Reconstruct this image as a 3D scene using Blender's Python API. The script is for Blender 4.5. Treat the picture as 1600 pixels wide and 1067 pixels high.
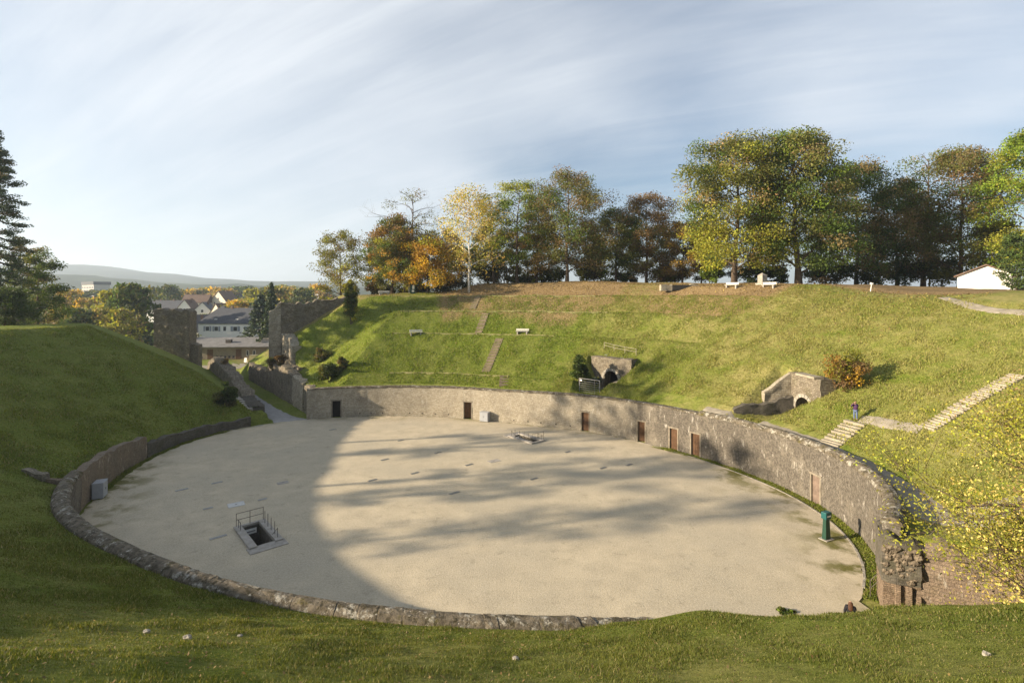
import bpy, bmesh, math, random
import numpy as np
from mathutils import Vector, Matrix
for o in list(bpy.data.objects): bpy.data.objects.remove(o)
sc = bpy.context.scene
COL = sc.collection
rad = math.radians
# ------------------------------------------------------------ camera, sky, sun
F, EYE, V0 = 800.0, 17.5, 463.0            # focal length in photo pixels, eye height, horizon row
cam_d = bpy.data.cameras.new('camera'); cam = bpy.data.objects.new('camera', cam_d); COL.objects.link(cam)
cam.location = (0, 0, EYE); cam.rotation_euler = (rad(90), 0, 0)
cam_d.sensor_width = 36; cam_d.lens = F/1600*36; cam_d.shift_y = -(533.5-V0)/1600
cam_d.clip_start = 0.3; cam_d.clip_end = 20000
sc.camera = cam
SUN_AZ = math.atan2(-0.20, -1.0)          # direction (x, y) in which the sun stands
SUN_EL = rad(16.5)
sun_d = bpy.data.lights.new('sun', 'SUN'); sun = bpy.data.objects.new('sun', sun_d); COL.objects.link(sun)
sv = Vector((math.cos(SUN_AZ)*math.cos(SUN_EL), math.sin(SUN_AZ)*math.cos(SUN_EL), math.sin(SUN_EL)))
sun.rotation_euler = sv.to_track_quat('Z', 'Y').to_euler(); sun.location = (-60, -30, 60)
sun_d.energy = 5.0; sun_d.angle = rad(0.55); sun_d.color = (1.0, 0.84, 0.62)
W = bpy.data.worlds.new('World'); sc.world = W; W.use_nodes = True
nt = W.node_tree; nt.nodes.clear()
def N(tree, kind, **kw):
    n = tree.nodes.new(kind)
    for k, v in kw.items():
        if k.startswith('i_'):
            key = k[2:]; key = int(key) if key.isdigit() else key.replace('_', ' ')
            n.inputs[key].default_value = v
        else: setattr(n, k, v)
    return n
def ramp(tree, fac, stops, interp='LINEAR'):
    r = tree.nodes.new('ShaderNodeValToRGB'); r.color_ramp.interpolation = interp
    e = r.color_ramp.elements
    while len(e) < len(stops): e.new(0.5)
    for el, (p, c) in zip(e, stops): el.position = p; el.color = (*c, 1) if len(c) == 3 else c
    tree.links.new(fac, r.inputs[0]); return r.outputs[0]
sky = N(nt, 'ShaderNodeTexSky', sky_type='NISHITA', sun_disc=False, sun_elevation=SUN_EL, sun_rotation=math.pi/2-SUN_AZ,
        altitude=150, air_density=1.0, dust_density=0.35, ozone_density=2.2)
tc = N(nt, 'ShaderNodeTexCoord'); sep = N(nt, 'ShaderNodeSeparateXYZ'); nt.links.new(tc.outputs['Generated'], sep.inputs[0])
zz = N(nt, 'ShaderNodeMath', operation='ADD', i_1=0.28); nt.links.new(sep.outputs[2], zz.inputs[0])
zm = N(nt, 'ShaderNodeMath', operation='MAXIMUM', i_1=0.2); nt.links.new(zz.outputs[0], zm.inputs[0])
dv = N(nt, 'ShaderNodeVectorMath', operation='DIVIDE'); nt.links.new(tc.outputs['Generated'], dv.inputs[0])
cb = N(nt, 'ShaderNodeCombineXYZ', i_2=1.0); nt.links.new(zm.outputs[0], cb.inputs[0]); nt.links.new(zm.outputs[0], cb.inputs[1]); nt.links.new(cb.outputs[0], dv.inputs[1])
def cloud(rot, scale, sx, sy, det, dist, lo, hi, loc=(0, 0, 0)):
    m0 = N(nt, 'ShaderNodeMapping'); m0.inputs['Rotation'].default_value = (0, 0, rot); nt.links.new(dv.outputs[0], m0.inputs[0])
    mp = N(nt, 'ShaderNodeMapping'); mp.inputs['Scale'].default_value = (sx, sy, 0.0); mp.inputs['Location'].default_value = loc; nt.links.new(m0.outputs[0], mp.inputs[0])
    nz = N(nt, 'ShaderNodeTexNoise', i_Scale=scale, i_Detail=det, i_Roughness=0.58, i_Distortion=dist); nt.links.new(mp.outputs[0], nz.inputs['Vector'])
    mr = N(nt, 'ShaderNodeMapRange', i_1=lo, i_2=hi, interpolation_type='SMOOTHSTEP'); nt.links.new(nz.outputs[0], mr.inputs[0]); return mr.outputs[0]
c1 = cloud(rad(-150), 1.1, 0.42, 1.3, 7, 0.7, 0.30, 0.78)       # diagonal cirrus
c2 = cloud(rad(10), 0.36, 1.0, 1.0, 3, 0.2, 0.36, 0.60, (11, 4, 0))        # where the veil is thick
c3 = cloud(rad(-158), 3.6, 0.26, 1.7, 9, 1.0, 0.36, 0.80)       # fine fibres
mb2 = N(nt, 'ShaderNodeMath', operation='MULTIPLY', i_1=0.17); nt.links.new(c3, mb2.inputs[0])
ma = N(nt, 'ShaderNodeMath', operation='MULTIPLY_ADD', i_1=0.34); nt.links.new(c1, ma.inputs[0]); nt.links.new(mb2.outputs[0], ma.inputs[2])
mc = N(nt, 'ShaderNodeMath', operation='MULTIPLY_ADD', i_1=0.58); nt.links.new(c2, mc.inputs[0]); nt.links.new(ma.outputs[0], mc.inputs[2])
md = N(nt, 'ShaderNodeMath', operation='MULTIPLY_ADD', use_clamp=True, i_1=0.95, i_2=-0.10); nt.links.new(mc.outputs[0], md.inputs[0])
mix = N(nt, 'ShaderNodeMixRGB'); nt.links.new(md.outputs[0], mix.inputs[0]); nt.links.new(sky.outputs[0], mix.inputs[1])
mix.inputs[2].default_value = (7.6, 7.8, 8.0, 1)
bg = N(nt, 'ShaderNodeBackground'); bg.inputs[1].default_value = 0.052
nt.links.new(mix.outputs[0], bg.inputs[0])
wo = N(nt, 'ShaderNodeOutputWorld'); nt.links.new(bg.outputs[0], wo.inputs[0])
vs = sc.view_settings; vs.view_transform = 'Standard'; vs.look = 'None'; vs.gamma = 1; vs.use_curve_mapping = False; vs.exposure = 1.48

# ------------------------------------------------------------ helpers
rng = np.random.default_rng(7); random.seed(7)
def _hash(ix, iy, s):
    h = (ix*374761393 + iy*668265263 + s*1442695041) & 0xffffffff
    h = ((h ^ (h >> 13))*1274126177) & 0xffffffff
    return ((h ^ (h >> 16)) & 0xffff)/65535.0
def vnoise(x, y, s=0):
    x = np.asarray(x, float); y = np.asarray(y, float)
    ix = np.floor(x).astype(np.int64); iy = np.floor(y).astype(np.int64); fx = x-ix; fy = y-iy
    fx = fx*fx*(3-2*fx); fy = fy*fy*(3-2*fy)
    return ((_hash(ix, iy, s)*(1-fx)+_hash(ix+1, iy, s)*fx)*(1-fy)+(_hash(ix, iy+1, s)*(1-fx)+_hash(ix+1, iy+1, s)*fx)*fy)*2-1
def fbm(x, y, s=0, o=4):
    t = 0; a = 1
    for k in range(o): t = t+a*vnoise(x*2**k, y*2**k, s+k*17); a *= 0.5
    return t
def sstep(a, b, x): t = np.clip((x-a)/(b-a), 0, 1); return t*t*(3-2*t)

MATS = {}
def mat(name, col, var=0.25, scale=3.0, col2=None, rough=0.9, bump=0.3, bscale=None, detail=6, spec=0.2, coords='Object', metal=0, extra=None):
    """procedural material: two noise scales between two colours, plus bump"""
    if name in MATS: return MATS[name]
    m = bpy.data.materials.new(name); m.use_nodes = True; t = m.node_tree; t.nodes.clear()
    out = N(t, 'ShaderNodeOutputMaterial'); b = N(t, 'ShaderNodeBsdfPrincipled'); t.links.new(b.outputs[0], out.inputs[0])
    b.inputs['Roughness'].default_value = rough; b.inputs['Specular IOR Level'].default_value = spec; b.inputs['Metallic'].default_value = metal
    tcn = N(t, 'ShaderNodeTexCoord'); co = tcn.outputs[coords]
    n1 = N(t, 'ShaderNodeTexNoise', i_Scale=scale, i_Detail=detail, i_Roughness=0.6); t.links.new(co, n1.inputs['Vector'])
    c2 = col2 or tuple(c*(1-var) for c in col); c1 = tuple(min(1, c*(1+var*0.5)) for c in col)
    cc = ramp(t, n1.outputs[0], [(0.32, c2), (0.68, c1)])
    if extra: cc = extra(t, co, cc, b)
    t.links.new(cc, b.inputs['Base Color'])
    if bump:
        n2 = N(t, 'ShaderNodeTexNoise', i_Scale=bscale or scale*4, i_Detail=5, i_Roughness=0.65); t.links.new(co, n2.inputs['Vector'])
        bp = N(t, 'ShaderNodeBump', i_Strength=bump, i_Distance=0.1); t.links.new(n2.outputs[0], bp.inputs['Height']); t.links.new(bp.outputs[0], b.inputs['Normal'])
    MATS[name] = m; return m

class MB:
    """collects shapes, builds one mesh object"""
    def __init__(s): s.v = []; s.f = []; s.uv = None
    def add(s, vs, fs):
        o = len(s.v); s.v += [tuple(map(float, p)) for p in vs]; s.f += [tuple(i+o for i in f) for f in fs]; return s
    def box(s, x0, x1, y0, y1, z0, z1, M=None):
        vs = [Vector(p) for p in ((x0,y0,z0),(x1,y0,z0),(x1,y1,z0),(x0,y1,z0),(x0,y0,z1),(x1,y0,z1),(x1,y1,z1),(x0,y1,z1))]
        if M is not None: vs = [M @ p for p in vs]
        return s.add(vs, [(3,2,1,0),(4,5,6,7),(0,1,5,4),(1,2,6,5),(2,3,7,6),(3,0,4,7)])
    def tube(s, pts, rs, n=6, cap=True):
        pts = [Vector(p) for p in pts]
        if not hasattr(rs, '__len__'): rs = [rs]*len(pts)
        rings = []; o = len(s.v); up = None
        for i, p in enumerate(pts):
            d = (pts[min(i+1, len(pts)-1)]-pts[max(i-1, 0)])
            if d.length < 1e-6: d = Vector((0,0,1))
            d.normalize()
            a = d.cross(Vector((0.31,0.95,0.05)) if abs(d.y) < 0.9 else Vector((1,0,0))).normalized(); b = d.cross(a)
            for k in range(n):
                t = 2*math.pi*k/n; q = p+(a*math.cos(t)+b*math.sin(t))*rs[i]; s.v.append(tuple(q))
        for i in range(len(pts)-1):
            for k in range(n):
                k2 = (k+1) % n
                s.f.append((o+i*n+k, o+i*n+k2, o+(i+1)*n+k2, o+(i+1)*n+k))
        if cap:
            s.f.append(tuple(o+k for k in range(n))[::-1]); e = o+(len(pts)-1)*n; s.f.append(tuple(e+k for k in range(n)))
        return s
    def mesh(s, name, smooth=False):
        m = bpy.data.meshes.new(name); m.from_pydata(s.v, [], s.f); m.update()
        if smooth: m.polygons.foreach_set('use_smooth', [True]*len(m.polygons))
        return m
    def build(s, name, material, parent=None, smooth=False, bevel=0, loc=None, rotz=0):
        return link(name, s.mesh(name, smooth), material, parent, bevel, loc, rotz)
def link(name, me, material, parent=None, bevel=0, loc=None, rotz=0):
    o = bpy.data.objects.new(name, me); COL.objects.link(o)
    if material and not me.materials: me.materials.append(material)
    if material and not me.uv_layers and 'masonry' in material.name: boxuv(me)
    if parent: o.parent = parent
    if loc is not None: o.location = loc
    if rotz: o.rotation_euler = (0, 0, rotz)
    if bevel:
        b = o.modifiers.new('bevel', 'BEVEL'); b.width = bevel; b.segments = 2; b.limit_method = 'ANGLE'
    return o
def boxuv(me):
    u = me.uv_layers.new(name='UVMap')
    for p in me.polygons:
        n = p.normal
        for li in p.loop_indices:
            c = me.vertices[me.loops[li].vertex_index].co
            u.data[li].uv = (c.x, c.y) if abs(n.z) > .7 else (c.x*-n.y+c.y*n.x, c.z)
def tag(o, label, cat, group=None):
    o['label'] = label; o['category'] = cat
    if group: o['group'] = group
    return o
def thing(name, label, cat, loc=(0,0,0), rotz=0, group=None):
    o = bpy.data.objects.new(name, None); COL.objects.link(o); o.location = loc; o.rotation_euler = (0,0,rotz); o.empty_display_size = 0.2
    return tag(o, label, cat, group)
def struct(o): o['kind'] = 'structure'; return o
def stuff(o): o['kind'] = 'stuff'; return o
def fastmesh(name, verts, loops, sizes, cols=None, attr='col', smooth=False, uv=None):
    """numpy mesh: verts (n,3), loops flat ints, sizes per face"""
    m = bpy.data.meshes.new(name); nv = len(verts); nf = len(sizes)
    m.vertices.add(nv); m.vertices.foreach_set('co', np.asarray(verts, np.float32).ravel())
    m.loops.add(len(loops)); m.loops.foreach_set('vertex_index', np.asarray(loops, np.int32))
    st = np.concatenate([[0], np.cumsum(sizes)[:-1]]).astype(np.int32)
    m.polygons.add(nf); m.polygons.foreach_set('loop_start', st); m.polygons.foreach_set('loop_total', np.asarray(sizes, np.int32))
    if smooth: m.polygons.foreach_set('use_smooth', np.ones(nf, bool))
    if cols is not None:
        a = m.attributes.new(attr, 'FLOAT_COLOR', 'POINT'); a.data.foreach_set('color', np.asarray(cols, np.float32).ravel())
    if uv is not None:
        u = m.uv_layers.new(name='UVMap'); u.data.foreach_set('uv', np.asarray(uv, np.float32).ravel())
    m.update(); m.validate(); return m

# ------------------------------------------------------------ the arena outline and the terrain height
CX, CY = -7.4, 50.0
RC = [28.5469, -0.1092, -1.6241, 3.2825, -4.235, 0.0465, -0.1234, -0.4539, -0.6135, 0.0205, -0.05, -0.2569, -0.0845, 0.1233, -0.0485]
def R(th):
    th = np.asarray(th, float); r = RC[0]+0*th
    for k in range(1, 8): r = r+RC[2*k-1]*np.cos(k*th)+RC[2*k]*np.sin(k*th)
    return r
def pol(thdeg, rho, z=0.0):
    t = rad(thdeg); r = float(R(t))+rho; return Vector((CX+r*math.cos(t), CY+r*math.sin(t), z))
RHO = [0, 0, 0.62, 0.70]
FAR = [(.7,4.3),(2.8,5.95),(4.4,5.6),(12.6,11.2),(14.4,10.8),(18.8,14.85),(20.6,14.4),(25.5,17.5),(27,17.6)]
def key(inner, prof, tail): return inner+prof+tail
IN0 = [(-3,-.06),(.62,-.06)]
def sc_prof(z0, mid, crest, zc):        # evenly rising slope without terraces
    a = z0; out = [(.7,z0)]
    for fr in (0.10,0.13,0.44,0.48,0.68,0.72,0.92,1.0): out.append((.7+(crest-.7)*fr, z0+(zc-z0)*(fr+mid*math.sin(math.pi*fr))))
    return out
KEYS = {
  40:  key(IN0, FAR, [(30,19.2),(36,19.8),(60,19.6),(110,19),(400,18)]),
  55:  key(IN0, FAR, [(31.5,19.6),(38,20.2),(60,20),(110,18),(400,10)]),
  66:  key(IN0, FAR, [(32.5,20.2),(38,20.6),(60,19),(110,10),(400,-2)]),
  88:  key(IN0, FAR, [(33,20.1),(39,20.4),(60,17),(110,4),(400,-3)]),
  97:  key(IN0, FAR, [(31,18.3),(39,18.4),(60,15),(100,1),(400,-3)]),
  126: key(IN0, FAR, [(31,17.5),(39,17.3),(52,14),(85,0),(400,-3)]),
  134: key(IN0, FAR, [(29,17.0),(36,15.5),(48,3),(70,0),(400,-3)]),
  142: key(IN0, sc_prof(1.2,.03,25,12.5), [(29,12.6),(36,11.8),(52,4),(75,0),(400,-3)]),
  155: key(IN0, sc_prof(0.9,.05,25.5,13.2), [(30,13.5),(38,12.8),(60,4),(95,0),(400,-3)]),
  170: key(IN0, sc_prof(1.9,.05,26,13.3), [(31,13.6),(40,13.2),(70,6),(120,0),(400,-3)]),
  185: key(IN0, sc_prof(2.5,.05,26,13.4), [(31,13.8),(42,13.8),(80,9),(140,3),(400,0)]),
  197: key(IN0, sc_prof(2.2,-.04,26,13.2), [(31,14.2),(42,14.6),(80,12),(140,8),(400,4)]),
  206: key(IN0, sc_prof(2.9,-.02,25,13.0), [(31,14.6),(42,15.6),(80,15),(140,14),(400,14)]),
  235: key(IN0, sc_prof(3.15,-.04,24,14.8), [(29,16.2),(42,17),(80,17),(140,17),(400,17)]),
  270: key(IN0, sc_prof(3.25,-.04,24,16.7), [(29,17.3),(42,18),(80,18),(140,18),(400,18)]),
  288: key(IN0, sc_prof(3.35,-.05,25,16.9), [(29,17.4),(42,18),(80,18),(140,18),(400,18)]),
  293: key([(-3,-.08),(-.6,3.0)], [(.9,3.75)]+sc_prof(3.6,-.06,25,16.9)[1:], [(29,17.4),(42,18),(80,18),(140,18),(400,18)]),
  299: key([(-3.0,-.08),(-1.0,2.0)], [(.7,3.95)]+sc_prof(3.95,-.08,25,16.7)[1:], [(29,17.4),(42,18),(80,18),(140,18),(400,18)]),
  308: key([(-2.0,-.08),(-.9,-.08)], [(.7,1.2)]+sc_prof(3.3,-.06,25,16.2)[1:], [(29,17.2),(42,18),(80,18),(140,18),(400,18)]),
  318: key([(-2.0,-.08),(-.6,-.08)], [(.7,.5)]+sc_prof(2.1,-.04,26,15.5)[1:], [(30,16.4),(42,17.5),(80,18),(140,18),(400,18)]),
  323: key(IN0, [(.7,4.1),(2.6,4.1),(4.5,4.2),(9,6.3),(13,8.4),(20,12),(24,13.6),(30,16),(34,17)], [(38,17.6),(46,18),(80,18),(140,18),(400,18)]),
  340: key(IN0, [(.7,4.35),(2.9,4.3),(3.6,4.5),(9,6.9),(13,8.8),(20,11.9),(24,13.6),(31,16.4),(35,17.4)], [(40,17.9),(50,18.2),(80,18.4),(140,18.5),(400,18)]),
  355: key(IN0, [(.7,4.55),(2.0,4.5),(3,4.8),(9,7.5),(13,9.3),(20,12.2),(24,13.9),(31,16.6),(35,17.5)], [(40,18.0),(50,18.3),(80,18.6),(140,18.6),(400,18)]),
  15:  key(IN0, [(.7,4.5),(2.2,5.1),(4,6.0),(12,10.2),(14,11),(19.5,13.5),(22,14.5),(29,17.0),(33,17.7)], [(38,18.1),(50,18.3),(80,18.6),(140,18.6),(400,18)]),
  28:  key(IN0, [(.7,4.4),(2.6,5.4),(4,6.1),(13,10.9),(14,11.3),(19.5,14.1),(21,14.8),(26,17.4),(28,18.2)], [(32,19.2),(38,19.4),(60,19.2),(110,19),(400,18)]),
}
KA = sorted(KEYS); KT = np.array([KEYS[k] for k in KA], float)      # (keys, knots, 2)
NP0 = np.array([-32.0, 74.0]); NU = np.array([-0.62, 0.785]); NN = np.array([0.785, 0.62])
SP0 = np.array([19.5, 26.0]); SU = np.array([0.88, -0.475]); SN = np.array([0.475, 0.88])
NICHE = []          # (theta deg, rho of the face, half width, floor z, side slope)
def polar(x, y):
    dx = np.asarray(x, float)-CX; dy = np.asarray(y, float)-CY
    th = np.arctan2(dy, dx); return th, np.hypot(dx, dy)-R(th)
def H(x, y, rough=True):
    x = np.asarray(x, float); y = np.asarray(y, float)
    th, rho = polar(x, y); td = np.degrees(th) % 360
    ka = np.array(KA+[KA[0]+360], float); tq = np.where(td < ka[0], td+360, td)
    i = np.clip(np.searchsorted(ka, tq, side='right')-1, 0, len(KA)-1); j = (i+1) % len(KA)
    w = (tq-ka[i])/(ka[i+1]-ka[i]); w = w*w*(3-2*w)
    kn = KT[i]*(1-w)[..., None, None]+KT[j]*w[..., None, None]
    z = kn[..., 0, 1].copy()
    for k in range(kn.shape[-2]-1):
        r0, r1, z0, z1 = kn[..., k, 0], kn[..., k+1, 0], kn[..., k, 1], kn[..., k+1, 1]
        t = np.clip((rho-r0)/np.maximum(r1-r0, 1e-4), 0, 1); z = z+t*(z1-z0)
    # north gate passage
    s = (x-NP0[0])*NU[0]+(y-NP0[1])*NU[1]; l = (x-NP0[0])*NN[0]+(y-NP0[1])*NN[1]
    zr = np.interp(s, [-5,12,15,19,24,25.5,27,40], [4.2,4.3,6.0,8.7,9.7,9.5,3.6,3.4]); led = np.interp(s, [-5,12,13], [2.6,2.4,0.0]); off = np.interp(s, [12, 13.5, 26, 30], [3.1, 5.2, 5.0, 3.1])
    cr = np.where((l < off) & (s > 12) & (s < 28), 4.2, zr+0.72*np.maximum(0, l-off-led))
    zl = np.interp(s, [-4,2,22,47,60], [1.1,1.3,2.2,2.4,1.0]); cl = zl+0.60*np.maximum(0, -4.6-l)
    cv = np.where((l > -3.3) & (l < 3.0), -0.06+0.004*np.maximum(0,s), np.where(l > 0, cr, cl))
    on = (s > -8) & (s < 75)
    z = np.where(on & (rho > 0.5), np.minimum(z, cv), z)
    z = np.where((s > 44) & (rho > 50) & (np.abs(l+12) < 60) & (s < 120), np.minimum(z, 0.0+np.maximum(0, np.abs(l+1)-30)*0.25+np.maximum(0, 52-s)*0.9*(np.abs(l) > 3.2)), z)
    # south gate passage
    s = (x-SP0[0])*SU[0]+(y-SP0[1])*SU[1]; l = (x-SP0[0])*SN[0]+(y-SP0[1])*SN[1]
    fl = -0.07+np.maximum(0, s)*0.05; cv = np.where(l > 3.3, 99, fl+1.08*np.maximum(0, -1.2-l))
    cv = cv+np.maximum(0, -3.5-s)*0.75
    z = np.where((s > -12) & (rho > -6), np.minimum(z, np.where(s < 40, cv, 99)), z)
    # vaulted side entrances cut into the slope
    for (tn, rf, hw, zf, ss) in NICHE:
        c = pol(tn, 0); d = pol(tn, 10)-c; d.normalize()
        s = (x-c.x)*d.x+(y-c.y)*d.y; l = -(x-c.x)*d.y+(y-c.y)*d.x
        cv = zf+np.where(l > 0, ss[0], ss[1])*np.maximum(0, np.abs(l)-hw)
        z = np.where((s > 1.0) & (s < rf), np.minimum(z, cv), z)
    if rough:
        z = z+np.where(rho > 1.2, 1, 0)*(0.10*fbm(x*0.23, y*0.23, 3, 3)+0.035*fbm(x*1.1, y*1.1, 9, 2))*np.clip((rho-1.2)/2, 0, 1)
    return z
NICHE.append((46.5, 8.2, 1.7, 4.35, (1.7, 1.8))); NICHE.append((6.0, 9.2, 1.4, 4.45, (1.5, 3.2)))
def hz(x, y): return float(H(np.array([x]), np.array([y]))[0])
_D = np.concatenate([np.arange(8, 130, 0.15), np.arange(130, 600, 1.0)])
def G(u, v):
    """ground point met by the line of sight through photo pixel (u, v)"""
    X = (u-800)/F*_D; Z = EYE-(v-V0)/F*_D
    h = H(X, _D); k = np.argmax(h >= Z)
    if not (h >= Z).any(): k = len(_D)-1
    return Vector((X[k], _D[k], h[k]))
def at(u, v, Y): return Vector(((u-800)/F*Y, Y, EYE-(v-V0)/F*Y))
def flo(u, v, z=0.0): Y = F*(EYE-z)/(v-V0); return at(u, v, Y)

# ------------------------------------------------------------ surface materials
def grass_material():
    m = bpy.data.materials.new('grass_ground'); m.use_nodes = True; t = m.node_tree; t.nodes.clear()
    out = N(t, 'ShaderNodeOutputMaterial'); b = N(t, 'ShaderNodeBsdfPrincipled'); t.links.new(b.outputs[0], out.inputs[0])
    b.inputs['Roughness'].default_value = 0.95; b.inputs['Specular IOR Level'].default_value = 0.08
    tcn = N(t, 'ShaderNodeTexCoord'); co = tcn.outputs['Object']
    def noise(s, d=5, r=0.6, dist=0): n = N(t, 'ShaderNodeTexNoise', i_Scale=s, i_Detail=d, i_Roughness=r, i_Distortion=dist); t.links.new(co, n.inputs['Vector']); return n.outputs[0]
    fine = noise(3.2, 8, 0.75); mid = noise(0.55, 5, 0.6); big = noise(0.085, 4, 0.55)
    g1 = ramp(t, fine, [(0.30, (0.055, 0.080, 0.011)), (0.52, (0.135, 0.175, 0.022)), (0.74, (0.220, 0.240, 0.045))])
    g2 = ramp(t, fine, [(0.30, (0.17, 0.155, 0.052)), (0.55, (0.31, 0.275, 0.10)), (0.75, (0.43, 0.37, 0.17))])
    at_ = N(t, 'ShaderNodeAttribute', attribute_name='zone'); sp = N(t, 'ShaderNodeSeparateColor'); t.links.new(at_.outputs['Color'], sp.inputs[0])
    def mixc(f, a, c): x = N(t, 'ShaderNodeMixRGB'); t.links.new(f, x.inputs[0]); t.links.new(a, x.inputs[1]); t.links.new(c, x.inputs[2]); return x.outputs[0]
    def rng_(v, a, c): x = N(t, 'ShaderNodeMapRange', i_1=a, i_2=c); t.links.new(v, x.inputs[0]); return x.outputs[0]
    def mth(op, a, c):
        x = N(t, 'ShaderNodeMath', operation=op, use_clamp=True); t.links.new(a, x.inputs[0])
        if isinstance(c, float): x.inputs[1].default_value = c
        else: t.links.new(c, x.inputs[1])
        return x.outputs[0]
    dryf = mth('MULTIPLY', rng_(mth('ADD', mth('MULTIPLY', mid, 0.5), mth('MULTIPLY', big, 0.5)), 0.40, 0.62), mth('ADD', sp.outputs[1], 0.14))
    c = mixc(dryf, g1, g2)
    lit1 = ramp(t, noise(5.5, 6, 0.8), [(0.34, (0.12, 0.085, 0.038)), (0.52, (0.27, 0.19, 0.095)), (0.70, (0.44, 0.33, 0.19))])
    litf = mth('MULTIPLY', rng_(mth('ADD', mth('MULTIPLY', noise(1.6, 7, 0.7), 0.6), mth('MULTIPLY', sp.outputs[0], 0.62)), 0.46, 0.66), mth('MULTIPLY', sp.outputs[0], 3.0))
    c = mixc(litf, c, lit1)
    soil = ramp(t, fine, [(0.3, (0.05, 0.036, 0.022)), (0.7, (0.13, 0.095, 0.06))])
    c = mixc(sp.outputs[2], c, soil)
    t.links.new(c, b.inputs['Base Color'])
    bp = N(t, 'ShaderNodeBump', i_Strength=0.85, i_Distance=0.16); t.links.new(noise(4.5, 8, 0.8), bp.inputs['Height']); t.links.new(bp.outputs[0], b.inputs['Normal'])
    return m
M_GRASS = grass_material()
def mapr(t, v, a, b_):
    x = N(t, 'ShaderNodeMapRange', i_1=a, i_2=b_); t.links.new(v, x.inputs[0]); return x.outputs[0]
def mixrgb(t, f, a, c, mode='MIX'):
    x = N(t, 'ShaderNodeMixRGB', blend_type=mode)
    for s, v in ((0, f), (1, a), (2, c)):
        if isinstance(v, (int, float)): x.inputs[s].default_value = v
        elif isinstance(v, tuple): x.inputs[s].default_value = (*v, 1)
        else: t.links.new(v, x.inputs[s])
    return x.outputs[0]
def gravel_extra(t, co, cc, b):
    def noise(s, d=5, r=0.6, mp=None):
        n = N(t, 'ShaderNodeTexNoise', i_Scale=s, i_Detail=d, i_Roughness=r); t.links.new(co, n.inputs['Vector']); return n.outputs[0]
    c = mixrgb(t, mapr(t, noise(0.11, 4), 0.42, 0.66), cc, (0.40, 0.35, 0.26))
    c = mixrgb(t, mapr(t, noise(9, 6, 0.9), 0.46, 0.66), c, (0.60, 0.53, 0.41))
    c = mixrgb(t, mapr(t, noise(7, 7, 0.92), 0.53, 0.66), c, (0.24, 0.20, 0.145))
    c = mixrgb(t, mapr(t, noise(0.9, 8, 0.8), 0.56, 0.70), c, (0.30, 0.26, 0.19))
    at_ = N(t, 'ShaderNodeAttribute', attribute_name='zone'); sp = N(t, 'ShaderNodeSeparateColor'); t.links.new(at_.outputs['Color'], sp.inputs[0])
    mm = N(t, 'ShaderNodeMath', operation='MULTIPLY', use_clamp=True); t.links.new(mapr(t, noise(0.34, 6, 0.62), 0.47, 0.58), mm.inputs[0]); t.links.new(sp.outputs[0], mm.inputs[1])
    return mixrgb(t, mm.outputs[0], c, ramp(t, noise(6, 5, 0.7), [(0.3, (0.085, 0.085, 0.022)), (0.7, (0.20, 0.18, 0.06))]))
M_GRAVEL = mat('arena_gravel', (0.50, 0.425, 0.30), 0.22, 0.6, rough=0.95, bump=0.35, bscale=11, spec=0.1, extra=gravel_extra)
M_PATH = mat('path_gravel', (0.30, 0.265, 0.21), 0.3, 1.2, rough=0.95, bump=0.35, bscale=18, spec=0.1)
M_LPATH = mat('grey_path', (0.33, 0.32, 0.305), 0.18, 1.2, rough=0.95, bump=0.3, bscale=18, spec=0.1)
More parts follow.
